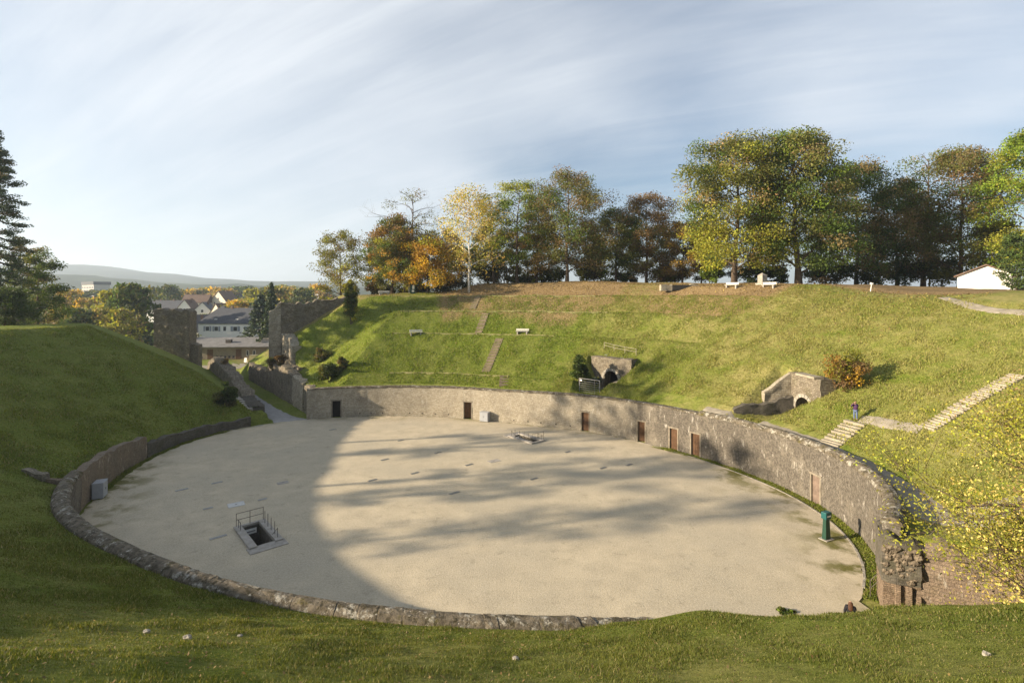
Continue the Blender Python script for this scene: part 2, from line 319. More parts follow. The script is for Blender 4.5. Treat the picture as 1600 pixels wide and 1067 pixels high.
def masonry(name, light, dark, mortar, bw=0.32, bh=0.13, white=0.0, moss=0.0, soot=0.55, bump=0.6, soot_u=None, speck=1.0):
    """coursed rubble: bricks from the UV map in metres, weather stains on top"""
    m = bpy.data.materials.new(name); m.use_nodes = True; t = m.node_tree; t.nodes.clear()
    out = N(t, 'ShaderNodeOutputMaterial'); b = N(t, 'ShaderNodeBsdfPrincipled'); t.links.new(b.outputs[0], out.inputs[0])
    b.inputs['Roughness'].default_value = 0.93; b.inputs['Specular IOR Level'].default_value = 0.12
    uv = N(t, 'ShaderNodeUVMap'); co = uv.outputs[0]
    tcn = N(t, 'ShaderNodeTexCoord'); wo_ = tcn.outputs['Object']
    ds = N(t, 'ShaderNodeTexNoise', i_Scale=2.2, i_Detail=3); t.links.new(co, ds.inputs['Vector'])
    vm = N(t, 'ShaderNodeVectorMath', operation='MULTIPLY_ADD'); t.links.new(ds.outputs['Color'], vm.inputs[0]); vm.inputs[1].default_value = (0.09, 0.07, 0); t.links.new(co, vm.inputs[2])
    br = N(t, 'ShaderNodeTexBrick', i_Scale=1.0, i_Mortar_Size=0.018, i_Mortar_Smooth=0.4, i_Bias=-0.1, i_Brick_Width=bw, i_Row_Height=bh, offset=0.5, squash=0.8, squash_frequency=3)
    t.links.new(vm.outputs[0], br.inputs['Vector']); br.inputs['Color1'].default_value = (*light, 1); br.inputs['Color2'].default_value = (*dark, 1); br.inputs['Mortar'].default_value = (*mortar, 1)
    def noise(s, d=6, r=0.65, c=wo_, sc_=None):
        n = N(t, 'ShaderNodeTexNoise', i_Scale=s, i_Detail=d, i_Roughness=r)
        if sc_: mp = N(t, 'ShaderNodeMapping'); mp.inputs['Scale'].default_value = sc_; t.links.new(c, mp.inputs[0]); c = mp.outputs[0]
        t.links.new(c, n.inputs['Vector']); return n.outputs[0]
    c = mixrgb(t, mapr(t, noise(9, 5, 0.8), 0.35, 0.7), br.outputs['Color'], tuple(x*0.62 for x in dark), 'MIX')
    c = mixrgb(t, 0.6, br.outputs['Color'], c)
    c = mixrgb(t, mapr(t, noise(3.1, 10, 0.86), 0.53+.05*(1-speck), 0.66+.12*(1-speck)), c, tuple(x*(0.30+.4*(1-speck)) for x in dark))
    c = mixrgb(t, mapr(t, noise(4.3, 9, 0.85), 0.57, 0.70), c, tuple(min(.7, x*1.45) for x in light))
    sootf = N(t, 'ShaderNodeMath', operation='MULTIPLY'); t.links.new(mapr(t, noise(0.42, 7, 0.68, co, (1, 0.55, 1)), 0.40, 0.66), sootf.inputs[0]); sootf.inputs[1].default_value = soot
    if soot_u:
        su = N(t, 'ShaderNodeSeparateXYZ'); t.links.new(co, su.inputs[0]); mu = N(t, 'ShaderNodeMapRange', i_1=soot_u[0], i_2=soot_u[1], i_3=soot_u[2], i_4=soot_u[3]); t.links.new(su.outputs[0], mu.inputs[0]); sootf.operation = 'MULTIPLY_ADD'; sootf.use_clamp = True; sootf.inputs[1].default_value = .6; t.links.new(mu.outputs[0], sootf.inputs[2])
    c = mixrgb(t, sootf.outputs[0], c, ramp(t, noise(5, 5, .7), [(0.3, (0.065, 0.055, 0.045)), (0.7, (0.22, 0.195, 0.16))]))
    if white:
        wf = N(t, 'ShaderNodeMath', operation='MULTIPLY'); wf.inputs[1].default_value = white
        t.links.new(mapr(t, noise(1.25, 9, 0.74, co, (1.5, 0.5, 1)), 0.56, 0.66), wf.inputs[0]); c = mixrgb(t, wf.outputs[0], c, (0.62, 0.58, 0.51))
    if moss:
        mf = N(t, 'ShaderNodeMath', operation='MULTIPLY'); mf.inputs[1].default_value = moss
        t.links.new(mapr(t, noise(0.8, 6, 0.7), 0.50, 0.64), mf.inputs[0]); c = mixrgb(t, mf.outputs[0], c, (0.075, 0.075, 0.028))
    t.links.new(c, b.inputs['Base Color'])
    hh = N(t, 'ShaderNodeMath', operation='MULTIPLY_ADD'); t.links.new(noise(7, 6, 0.7), hh.inputs[0]); hh.inputs[1].default_value = 0.8
    inv = N(t, 'ShaderNodeMath', operation='SUBTRACT', i_0=1.0); t.links.new(br.outputs['Fac'], inv.inputs[1]); t.links.new(inv.outputs[0], hh.inputs[2])
    bp = N(t, 'ShaderNodeBump', i_Strength=bump, i_Distance=0.12); t.links.new(hh.outputs[0], bp.inputs['Height']); t.links.new(bp.outputs[0], b.inputs['Normal'])
    MATS[name] = m; return m
M_WALL = masonry('arena_masonry', (0.66, 0.59, 0.46), (0.42, 0.36, 0.27), (0.30, 0.26, 0.20), 0.30, 0.14, white=0.6, soot=0.9, bump=0.9, soot_u=(-25, -11, -.2, .8), speck=0.3)
M_RUIN = masonry('ruin_masonry', (0.40, 0.345, 0.26), (0.19, 0.155, 0.11), (0.13, 0.11, 0.085), 0.36, 0.17, white=0.15, moss=0.35, soot=0.7, bump=0.9)
M_RUINL = masonry('pale_masonry', (0.50, 0.445, 0.34), (0.33, 0.28, 0.205), (0.17, 0.145, 0.11), 0.5, 0.24, white=0.3, soot=0.35)
M_REDW = masonry('reddish_masonry', (0.36, 0.265, 0.19), (0.20, 0.14, 0.095), (0.15, 0.115, 0.085), 0.27, 0.10, white=0.25, moss=0.25, soot=0.5)
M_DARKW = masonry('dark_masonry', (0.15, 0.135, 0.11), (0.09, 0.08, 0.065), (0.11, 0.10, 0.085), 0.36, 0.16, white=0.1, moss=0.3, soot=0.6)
def cope_extra(t, co, cc, b):
    def noise(s, d=6, r=0.65): n = N(t, 'ShaderNodeTexNoise', i_Scale=s, i_Detail=d, i_Roughness=r); t.links.new(co, n.inputs['Vector']); return n.outputs[0]
    c = mixrgb(t, mapr(t, noise(1.5, 8, 0.78), 0.53, 0.60), cc, (0.36, 0.34, 0.29))
    c = mixrgb(t, mapr(t, noise(2.6, 8, 0.8), 0.50, 0.60), c, (0.055, 0.047, 0.028))
    c = mixrgb(t, mapr(t, noise(0.8, 6, 0.7), 0.58, 0.68), c, (0.10, 0.085, 0.03))
    return mixrgb(t, mapr(t, noise(3.3, 4, 0.6), 0.66, 0.72), c, (0.50, 0.48, 0.42))
M_COPE = mat('coping_stone', (0.16, 0.135, 0.10), 0.5, 2.2, rough=0.92, bump=0.8, bscale=7, spec=0.12, extra=cope_extra)
M_STONE = mat('grey_stone', (0.34, 0.31, 0.26), 0.35, 2.5, rough=0.9, bump=0.6, bscale=9)
M_STEP = mat('step_stone', (0.33, 0.29, 0.22), 0.3, 1.7, rough=0.92, bump=0.5, bscale=9)
M_DSTEP = mat('timber_step', (0.22, 0.175, 0.125), 0.35, 2.4, rough=0.92, bump=0.5, bscale=9)
M_DOOR = mat('door_wood', (0.125, 0.068, 0.036), 0.3, 3, rough=0.7, bump=0.2)
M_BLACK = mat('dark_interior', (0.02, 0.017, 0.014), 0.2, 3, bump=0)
M_STEEL = mat('weathered_steel', (0.10, 0.085, 0.07), 0.3, 6, rough=0.6, bump=0.1, metal=0.3)
M_GALV = mat('galvanised_steel', (0.42, 0.42, 0.41), 0.15, 5, rough=0.45, bump=0.05, metal=0.6)
M_CAB = mat('grey_cabinet', (0.36, 0.37, 0.39), 0.1, 3, rough=0.5, bump=0.03)
M_CONC = mat('concrete', (0.36, 0.33, 0.29), 0.25, 3, rough=0.9, bump=0.4, bscale=14)
M_WHITE = mat('white_paint', (0.80, 0.78, 0.73), 0.06, 2, rough=0.7, bump=0.05)
M_CREAM = mat('cream_render', (0.70, 0.64, 0.50), 0.08, 1, rough=0.85, bump=0.05)
M_SLATE = mat('slate_roof', (0.075, 0.078, 0.088), 0.25, 2.5, rough=0.6, bump=0.3, bscale=6)
M_TILE = mat('brown_roof', (0.17, 0.115, 0.085), 0.25, 1.5, rough=0.8, bump=0.3, bscale=5)
M_GLASS = mat('window_glass', (0.035, 0.04, 0.05), 0.2, 1, rough=0.15, bump=0, spec=0.5)
M_SHUT = mat('grey_shutter', (0.27, 0.29, 0.32), 0.1, 3, rough=0.6, bump=0.05)
M_GREEN = mat('dark_green_paint', (0.012, 0.05, 0.032), 0.15, 4, rough=0.4, bump=0.02, spec=0.4)
M_TEAL = mat('teal_paint', (0.010, 0.085, 0.085), 0.12, 4, rough=0.4, bump=0.02, spec=0.4)
M_BARK = mat('bark', (0.115, 0.085, 0.06), 0.4, 5, rough=0.95, bump=0.7, bscale=9)
M_BIRCH = mat('birch_bark', (0.72, 0.69, 0.62), 0.5, 3.0, col2=(0.30, 0.27, 0.23), rough=0.85, bump=0.3)

# ------------------------------------------------------------ the ground
def make_ground():
    nth = 900
    rho = np.concatenate([[-5.2, -4.4, -3.6, -3.0, -2.2, -1.5, -1.0, -0.5, 0.2, 0.62, 0.70], np.arange(1.0, 46.1, 0.5), 46*np.geomspace(1.03, 160, 44)])
    th = np.linspace(0, 2*math.pi, nth, endpoint=False)
    T, P = np.meshgrid(th, rho, indexing='ij'); rr = R(T)+P
    x = CX+rr*np.cos(T); y = CY+rr*np.sin(T); z = H(x, y)
    nr = len(rho); far = P > 500; z = np.where(far, -3-(P-500)*0.0015, z)
    td = np.degrees(T) % 360
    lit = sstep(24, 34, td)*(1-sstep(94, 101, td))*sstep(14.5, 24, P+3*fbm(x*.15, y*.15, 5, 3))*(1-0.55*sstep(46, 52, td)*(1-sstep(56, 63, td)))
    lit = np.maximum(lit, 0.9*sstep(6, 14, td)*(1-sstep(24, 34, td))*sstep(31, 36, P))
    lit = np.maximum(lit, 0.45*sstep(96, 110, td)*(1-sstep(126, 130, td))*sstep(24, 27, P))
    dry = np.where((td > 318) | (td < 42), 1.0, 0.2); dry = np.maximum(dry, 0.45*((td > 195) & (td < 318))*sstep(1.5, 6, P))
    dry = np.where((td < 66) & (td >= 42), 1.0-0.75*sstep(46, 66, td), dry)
    soil = 0.5*sstep(33, 40, P)*(1-sstep(70, 90, P))*((td < 128) | (td > 345))*(0.5+0.5*fbm(x*.2, y*.2, 8, 3))
    soil = np.clip(soil, 0, 1)
    zone = np.stack([np.clip(lit, 0, 1), dry, soil, np.ones_like(dry)], -1).reshape(-1, 4)
    idx = np.arange(nth*nr).reshape(nth, nr)
    a = idx[:, :-1]; b = idx[:, 1:]; a2 = np.roll(a, -1, 0); b2 = np.roll(b, -1, 0)
    quads = np.stack([a, b, b2, a2], -1).reshape(-1, 4)
    cx = x.ravel()[quads].mean(1); cy = y.ravel()[quads].mean(1)
    keep = np.ones(len(quads), bool)
    for (tn, rf, hw, zf, ss) in NICHE:        # open the ground where the vaults lead in
        c = pol(tn, 0); d = pol(tn, 10)-c; d.normalize()
        s = (cx-c.x)*d.x+(cy-c.y)*d.y; l = np.abs(-(cx-c.x)*d.y+(cy-c.y)*d.x)
        keep &= ~((s > rf-0.9) & (s < rf+0.75) & (l < hw+0.2))
    quads = quads[keep]
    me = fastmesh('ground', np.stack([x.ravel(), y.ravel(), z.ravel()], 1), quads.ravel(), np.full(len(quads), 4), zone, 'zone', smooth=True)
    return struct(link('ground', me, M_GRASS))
make_ground()
HATCH = [(Vector((-18.70, 37.65, 0)), 0), (Vector((1.75, 62.9, 0)), math.pi)]
HE1 = Vector((0.66, -0.751, 0)); HE2 = Vector((0.751, 0.66, 0))
def inset(td):          # how far the gravel stays back from the wall
    td = td % 360
    g = 1.05 if (td > 322) else 1.05-0.85*max(0, min(1, td/28)) if td < 28 else 0.2
    if 150 < td < 192: g = 0.75
    return g
def make_floor():
    bm = bmesh.new(); loops = []
    def loop(pts):
        vs = [bm.verts.new((p[0], p[1], 0.0)) for p in pts]; return [bm.edges.new((vs[i], vs[(i+1) % len(vs)])) for i in range(len(vs))]
    ed = loop([pol(d, -inset(d)-(0.12*math.sin(d*1.7)+0.08*math.sin(d*4.1))) for d in np.arange(0, 360, 1.0)])
    for c, r in HATCH:
        e1 = HE1*(1 if r == 0 else -1); e2 = HE2*(1 if r == 0 else -1)
        ed += loop([c+e1*a+e2*b for a, b in ((-1.95,-.62),(1.95,-.62),(1.95,.62),(-1.95,.62))])
    bmesh.ops.triangle_fill(bm, edges=ed, use_beauty=True, use_dissolve=False)
    for _ in range(2):
        bmesh.ops.subdivide_edges(bm, edges=[e for e in bm.edges if e.calc_length() > 2.5], cuts=2, use_grid_fill=False)
        bmesh.ops.triangulate(bm, faces=[f for f in bm.faces if len(f.verts) > 3])
    for f in bm.faces:
        if f.normal.z < 0: f.normal_flip()
    me = bpy.data.meshes.new('arena_floor'); bm.to_mesh(me); bm.free()
    co = np.array([v.co[:] for v in me.vertices]); th, rho = polar(co[:, 0], co[:, 1]); td = np.degrees(th) % 360
    moss = sstep(-5.5, -2.0, rho)*np.maximum(((td > 324) | (td < 4))*1.0, 0.75*((td > 175) & (td < 205)))+0.5*sstep(-1.6, -.6, rho)
    a = me.attributes.new('zone', 'FLOAT_COLOR', 'POINT'); a.data.foreach_set('color', np.stack([np.clip(moss, 0, 1)]+[0*moss]*2+[1+0*moss], 1).astype(np.float32).ravel())
    return struct(link('arena_floor', me, M_GRAVEL))
make_floor()
def drape(name, pts, widths, material, dz=0.05, n=6):
    """a strip laid on the ground along a polyline"""
    pts = [Vector((p[0], p[1], 0)) for p in pts]; fine = []; ws = []
    for i in range(len(pts)-1):
        k = max(2, int((pts[i+1]-pts[i]).length/0.4))
        for j in range(k): fine.append(pts[i].lerp(pts[i+1], j/k)); ws.append(widths[i]+(widths[i+1]-widths[i])*j/k)
    fine.append(pts[-1]); ws.append(widths[-1])
    for _ in range(6):
        fine = [fine[0]]+[(fine[i-1]+fine[i]*2+fine[i+1])/4 for i in range(1, len(fine)-1)]+[fine[-1]]
    mb = MB(); vs = []
    for i, p in enumerate(fine):
        d = (fine[min(i+1, len(fine)-1)]-fine[max(0, i-1)]).normalized(); nrm = Vector((-d.y, d.x, 0))
        for k in range(n+1):
            e = 0.08*math.sin(i*0.9+k)+0.07*math.sin(i*2.3) if k in (0, n) else 0
            q = p+nrm*(ws[i]*(k/n-0.5)+e); vs.append((q.x, q.y, hz(q.x, q.y)+dz-(0.09 if k in (0, n) else 0)))
    fs = [(i*(n+1)+k, i*(n+1)+k+1, (i+1)*(n+1)+k+1, (i+1)*(n+1)+k) for i in range(len(fine)-1) for k in range(n)]
    mb.add(vs, fs); return struct(mb.build(name, material, smooth=True))
def npt(s, l): return (NP0[0]+NU[0]*s+NN[0]*l, NP0[1]+NU[1]*s+NN[1]*l)
drape('gate_path', [npt(-4.5, -.4), npt(0, -.8), npt(8, -1.2), npt(20, -1.3), npt(34, -1.2), npt(50, -1)], [6.5, 3.8, 2.9, 2.5, 2.4, 2.4], M_LPATH)
drape('forecourt', [npt(66, -45), npt(66, 0), npt(66, 25)], [14, 14, 14], M_PATH, 0.06)
drape('wall_path', [pol(14, 1.9), pol(5, 2.0), pol(355, 1.8), pol(345, 1.9), pol(337, 2.1), pol(330, 2.5), (25.6, 31.0), (31, 28.8), (40, 24.2)], [1.0, 1.6, 1.9, 2.1, 2.4, 2.7, 3.2, 3.4, 3.2], M_PATH)
M_LEDGE = mat('worn_ledge', (0.27, 0.235, 0.11), .35, 2.2, col2=(0.13, 0.14, 0.035), bump=.6)
for rho_, t0_, t1_ in ((2.85, 74, 112), (12.65, 66, 109), (18.85, 56, 107), (25.6, 62, 108)):
    drape('terrace_ledge', [pol(t0_+(t1_-t0_)*i/24, rho_) for i in range(25)], [.38]*25, M_LEDGE, .10, 3)
drape('slope_path', [G(1344, 656), G(1385, 662), G(1440, 672)], [1.2, 1.3, 1.2], M_PATH, 0.06)
drape('upper_path', [G(1475, 466), G(1500, 474), G(1535, 484), G(1640, 492)], [1.3, 1.3, 1.3, 1.4], M_PATH, 0.07)

# ------------------------------------------------------------ walls
class WallMesh:
    """solid walls along a line, with a UV map in metres, collected into one mesh"""
    def __init__(s): s.v = []; s.f = []; s.uv = []; s.n = 0
    def grid(s, P, UV):
        a, b = P.shape[:2]; idx = np.arange(a*b).reshape(a, b)+s.n
        q = np.stack([idx[:-1, :-1], idx[1:, :-1], idx[1:, 1:], idx[:-1, 1:]], -1).reshape(-1, 4)
        u = np.stack([UV[:-1, :-1], UV[1:, :-1], UV[1:, 1:], UV[:-1, 1:]], -2).reshape(-1, 2)
        s.v.append(P.reshape(-1, 3)); s.f.append(q); s.uv.append(u); s.n += a*b
    def run(s, pts, thick, zb, zt, rough=0.03, step=0.4, jag=0.0, seed=1, u0=0.0, batter=0.0, fine=0.3, bottom=False):
        """pts: face line (x,y); the solid lies to the LEFT of the walking direction; zb, zt: numbers or lists per point"""
        pts = np.array([(p[0], p[1]) for p in pts], float); L = np.r_[0, np.cumsum(np.hypot(*np.diff(pts, axis=0).T))]
        n = max(2, int(L[-1]/step)+1); sl = np.linspace(0, L[-1], n)
        sl = np.unique(np.r_[sl, L]) if len(pts) < 12 else sl; n = len(sl)
        x = np.interp(sl, L, pts[:, 0]); y = np.interp(sl, L, pts[:, 1])
        dx = np.gradient(x, sl); dy = np.gradient(y, sl); m = np.hypot(dx, dy); nx, ny = -dy/m, dx/m
        B = np.interp(sl, L, zb) if hasattr(zb, '__len__') else np.full(n, float(zb)); Tz = np.interp(sl, L, zt) if hasattr(zt, '__len__') else np.full(n, float(zt))
        if jag: Tz = Tz+jag*(fbm(sl*1.3+seed*7, sl*0+seed, seed, 3)); Tz = np.maximum(Tz, B+0.1)
        nv = max(2, int((Tz-B).max()/fine)+1); k = np.linspace(0, 1, nv)
        nt_ = max(2, int(thick/0.35)+1); w = np.linspace(0, 1, nt_)
        Z = B[:, None]+(Tz-B)[:, None]*k[None]
        def side(off, flip):
            r = rough*(fbm(sl[:, None]*1.6+seed, Z*2.1+off*3, seed+3, 4)); o = off+r*(1 if off > 0 else -1)*0.9
            o = o + (batter*(Z-B[:, None]) if off == 0 else 0)
            return np.stack([x[:, None]+nx[:, None]*o, y[:, None]+ny[:, None]*o, Z], -1)
        A = side(0.0, 0); C = side(thick, 1); U = np.stack([np.broadcast_to((sl+u0)[:, None], Z.shape), Z], -1)
        s.grid(A, U); s.grid(C[::-1], U[::-1])
        top = A[:, -1][:, None]*(1-w)[None, :, None]+C[:, -1][:, None]*w[None, :, None]
        if jag: top[:, 1:-1, 2] += 0.6*jag*np.abs(fbm(sl[:, None]*1.9, w[None]*thick*2, seed+9, 3))[:, 1:-1]
        s.grid(top, np.stack([np.broadcast_to((sl+u0)[:, None], top.shape[:2]), np.broadcast_to((w*thick)[None], top.shape[:2])], -1))
        if bottom:
            bot = A[:, 0][:, None]*(1-w)[None, :, None]+C[:, 0][:, None]*w[None, :, None]
            s.grid(bot[:, ::-1], np.stack([np.broadcast_to((sl+u0)[:, None], bot.shape[:2]), np.broadcast_to((w*thick)[None], bot.shape[:2])], -1))
        for e, fl in ((0, True), (-1, False)):
            E_ = A[e][:, None]*(1-w)[None, :, None]+C[e][:, None]*w[None, :, None]
            if fl: E_ = E_[:, ::-1]
            s.grid(E_.transpose(1, 0, 2), np.stack([np.broadcast_to((w*thick)[:, None], (nt_, nv)), np.broadcast_to(Z[e][None], (nt_, nv))], -1))
        return s
    def build(s, name, material, parent=None):
        v = np.concatenate(s.v); f = np.concatenate(s.f); me = fastmesh(name, v, f.ravel(), np.full(len(f), 4), uv=np.concatenate(s.uv)); return link(name, me, material, parent)
def thx(u, v):          # polar angle of the wall foot seen at photo pixel (u, v)
    p = flo(u, v); return math.degrees(math.atan2(p.y-CY, p.x-CX)) % 360
def wall_top(td):
    td = td % 360
    return float(np.interp(td if td > 200 else td+360, [318, 326, 335, 360, 380, 405, 440, 480, 500], [4.75, 4.7, 4.7, 4.65, 4.6, 4.5, 4.3, 4.2, 4.15]))
DOORS = [(thx(525, 651.5), 0.62, 2.35, 'open'), (thx(731, 653.5), 0.62, 2.35, 'ajar'), (thx(915, 673), 0.55, 2.4, 'shut'), (thx(1003, 690), 0.55, 2.4, 'half'),
         (thx(1055, 702.5), 0.55, 2.4, 'shut'), (thx(1089, 712), 0.58, 2.4, 'shut'), (thx(1274, 786), 0.55, 2.3, 'walled')]
aw = thing('arena_wall', 'tall curved stone arena wall with wooden doors around the far and right side', 'wall', pol(60, 0))
def local(o):      # keep world coordinates while parenting under a moved Empty
    o.matrix_parent_inverse = o.parent.matrix_world.inverted() if o.parent else Matrix(); return o
bpy.context.view_layer.update()
def arc(t0, t1, rho=0.0, step=0.35):
    n = max(2, int(abs(t1-t0)/step)+1); return [pol(t0+(t1-t0)*i/(n-1), rho) for i in range(n)]
def wall_ang(td):
    t_ = pol(td+.3, 0)-pol(td-.3, 0); return math.atan2(t_.y, t_.x)+math.pi       # local +y points outward
GATE_T = 133.6
wm = WallMesh(); cuts = []
def hwdeg(td, w): return math.degrees(w/float(R(rad(td))+0.2))
cuts = sorted([((t if t < 200 else t-360), hwdeg(t, w), h, k) for t, w, h, k in DOORS])
t = -36.6; u = 0.0; WT = 0.85
def seg(t0, t1, zlo):
    global u
    p = arc(t0, t1); wt = [wall_top(t0+(t1-t0)*i/(len(p)-1)) for i in range(len(p))]
    wm.run(p[::-1], WT, zlo, wt[::-1], rough=0.035, step=0.35, jag=0.05, seed=4, u0=-t1*0.55, fine=0.45)
for (td, hw, h, kind) in cuts:
    seg(t, td-hw, -0.3); seg(td-hw, td+hw, h); t = td+hw
seg(t, GATE_T, -0.3)
bpy.context.view_layer.update()
local(wm.build('wall_body', M_WALL, aw))
for (td, hw, h, kind) in cuts:
    c = pol(td, 0); ang = wall_ang(td)
    w = hw*math.pi/180*(float(R(rad(td)))+0.2)
    Mx = Matrix.Translation(c) @ Matrix.Rotation(ang, 4, 'Z')
    fr = MB()
    fr.box(-w-.10, -w+.06, -.04, .5, -.1, h+.02, Mx); fr.box(w-.06, w+.10, -.04, .5, -.1, h+.02, Mx); fr.box(-w-.16, w+.16, -.07, .5, h+.02, h+.20, Mx)
    local(fr.build('door_frame', mat('door_stone', (0.25, 0.215, 0.165), .35, 2.5, bump=.5), aw, bevel=0.015))
    local(MB().box(-w, w, .54, .58, -.1, h, Mx).build('doorway_dark_panel', M_BLACK, aw))  # flat black panel: the doorway's inner darkness is put in as colour
    if kind == 'walled': local(MB().box(-w+.06, w-.06, .12, .4, -.1, h, Mx).build('blocked_doorway', mat('pink_plaster', (0.19, 0.14, 0.11), 0.35, 2.5), aw)); continue
    if kind == 'open': continue
    dw = 2*w-.14
    Md = Mx @ Matrix.Translation((-w+.07, .20, 0)) @ Matrix.Rotation({'shut': 0, 'half': 0.18, 'ajar': 0.42}[kind], 4, 'Z')
    dd = local(MB().box(0, dw, 0, .06, 0.03, h-.03, Md).build('door', M_DOOR, aw))
    for k in range(5): local(MB().box(.02+k*dw/5, .02+(k+1)*dw/5-.03, -.025, -.002, 0.06, h-.06, Md).build('plank', M_DOOR, dd))
    local(MB().tube([Md @ Vector((dw-.12, -.03, 1.05)), Md @ Vector((dw-.12, -.09, 1.05)), Md @ Vector((dw-.26, -.09, 1.05))], .016).build('handle', M_STEEL, dd))
# coping stones
def coping(parent, t0, t1, length, ztop, rho0, rho1, hgt, round_=False, seed=0):
    rs = random.Random(seed); td = t0; k = 0
    while td < t1-0.2:
        ln = length*rs.choice((.55, .8, 1.0, 1.3, 1.9))*rs.uniform(.85, 1.15); dt = math.degrees(ln/float(R(rad(td))+rho0)); te = min(td+dt, t1)
        mb = MB(); zt = ztop(0.5*(td+te))+rs.uniform(-.018, .018); sh = rs.uniform(-.022, .022); n = 7; g = math.degrees(0.004/float(R(rad(td))))
        vs = []; mid = (rho0+rho1)/2; hw_ = (rho1-rho0)/2
        for a in (0, 0.06, 0.5, 0.94, 1):
            tt = td+g+(te-td-2*g)*a; sc_ = 0.975 if a in (0, 1) else 1
            for i in range(n):
                if round_: ph = math.pi*i/(n-1); r_, z_ = mid-hw_*sc_*math.cos(ph), zt-hgt+hgt*sc_*math.sin(ph)
                else:
                    x_ = [-1, -1, -.92, 0, .92, 1, 1][i]; r_, z_ = mid+hw_*x_*sc_, zt-hgt+hgt*[0, .75, .93, 1, .93, .75, 0][i]*sc_
                p = pol(tt, r_+sh+.022*math.sin(i*3.7+a*9+k*1.3), z_+.02*math.sin(i*2.1+k+a*7)); vs.append(p)
        fs = [(j*n+i, (j+1)*n+i, (j+1)*n+i+1, j*n+i+1) for j in range(4) for i in range(n-1)]+[tuple(range(n)), tuple(range(4*n, 5*n))[::-1], (0, n, 2*n, 3*n, 4*n, 5*n-1, 4*n-1, 3*n-1, 2*n-1, n-1)]
        mb.add(vs, fs); local(mb.build('coping_stone', M_COPE, parent, smooth=False)); td = te; k += 1
coping(aw, -36.6, 12, 0.85, lambda a: wall_top(a)+0.42, -0.14, 0.98, 0.46, True, 3)
coping(aw, 12, GATE_T, 1.5, lambda a: wall_top(a)+0.16, -0.07, 0.93, 0.2, False, 4)
for k, x in enumerate([562, 580, 598, 640, 660, 680, 700, 800, 822, 842, 866, 890]):
    td = thx(x, 650+max(0, x-640)*0.082); p = pol(td, -0.02, 0.42); local(MB().box(-.07, .07, -.03, .05, -.07, .07, Matrix.Translation(p) @ Matrix.Rotation(wall_ang(td), 4, 'Z')).build('drain_hole_dark', M_BLACK, aw))  # drain holes as solid black blocks, the shade inside them painted

# near wall with its rounded coping and brick courses
nw = thing('parapet_wall', 'low curved near arena wall with rounded lichen-covered stone coping along the grass', 'wall', pol(250, 0))
bpy.context.view_layer.update()
def near_top(td): return float(np.interp(td, [190, 197, 205, 215, 235, 270, 288, 296], [3.3, 3.35, 3.45, 3.5, 3.6, 3.66, 3.7, 3.55]))
NT0, NT1 = 196.0, 296.0
wm = WallMesh(); p = arc(NT0, NT1); wm.run(p[::-1], 0.78, -0.3, [near_top(NT0+(NT1-NT0)*i/(len(p)-1))-.3 for i in range(len(p))][::-1], rough=0.03, jag=0.02, seed=6, fine=0.45)
local(wm.build('wall_body', M_WALL, nw))
coping(nw, NT0, NT1, 1.15, near_top, -0.12, 0.98, 0.42, True, 8)
bk = MB(); rs = random.Random(5)
for row in range(9):
    td = NT0+0.3
    while td < NT1-1:
        ln = rs.uniform(.17, .30); dt = math.degrees(ln/float(R(rad(td))+.8)); zt = near_top(td)-.44-row*.105
        t0, t1 = td+.03, td+dt-.03; pr = .80+rs.uniform(.03, .085)
        vs = [pol(a, r_, z_) for a in (t0, t1) for r_, z_ in ((.7, zt-.088), (pr, zt-.088), (pr, zt), (.7, zt))]
        bk.add(vs, [(0,1,2,3),(7,6,5,4),(1,5,6,2),(2,6,7,3),(0,4,5,1)]); td += dt
stuff(local(bk.build('brick_course', mat('old_brick', (0.27, 0.205, 0.135), 0.45, 3.5, rough=0.93, bump=0.6, bscale=9, extra=lambda t, co, cc, b: mixrgb(t, 0.75, cc, cope_extra(t, co, cc, b))), nw)))

# left walls below the mound
lw = thing('stained_wall', 'brown streaked retaining wall at the foot of the left mound beside a grey cabinet', 'wall', pol(182, 0))
bpy.context.view_layer.update()
T1 = thx(222, 715); wm = WallMesh(); p = arc(T1, 196.5)
wm.run(p[::-1], 0.7, -0.3, np.interp(np.linspace(0, 1, len(p)), [0, .1, .35, .7, 1], [2.35, 2.4, 2.75, 2.95, 3.0])[::-1], rough=0.05, jag=0.12, seed=12, fine=0.4)
local(wm.build('wall_body', MATS.get('streaked') or masonry('streaked', (0.30, 0.235, 0.165), (0.20, 0.15, 0.105), (0.25, 0.2, 0.145), 0.26, 0.11, white=0.45, soot=0.6), lw))
lw2 = thing('rubble_wall', 'long low dark rubble wall at the foot of the left mound', 'wall', pol(158, 0)); bpy.context.view_layer.update()
wm = WallMesh(); p = arc(145.5, T1-0.25); wm.run(p[::-1], 0.7, -0.3, np.interp(np.linspace(0, 1, len(p)), [0, .3, 1], [1.0, 1.15, 1.45])[::-1], rough=0.10, jag=0.16, seed=15, fine=0.3)
local(wm.build('wall_body', M_DARKW, lw2))
# kerb along the gravel on the right
kb = MB(); rs = random.Random(2); td = -34.0
kw = thing('kerb', 'thin pale stone kerb between gravel and grassy gutter along the right wall', 'kerb', pol(-10, -1)); bpy.context.view_layer.update()
while td < 26:
    dt = rs.uniform(1.1, 2.0); i0 = inset(td)+.02; mb = MB()
    vs = [pol(a, -r_, z_) for a in (td+.04, td+dt-.04) for r_, z_ in ((i0-.07, -.1), (i0+.07, -.1), (i0+.07, .035), (i0-.07, .035))]
    mb.add(vs, [(0,1,2,3),(7,6,5,4),(0,4,5,1),(1,5,6,2),(2,6,7,3),(3,7,4,0)]); local(mb.build('kerbstone', M_STONE, kw)); td += dt

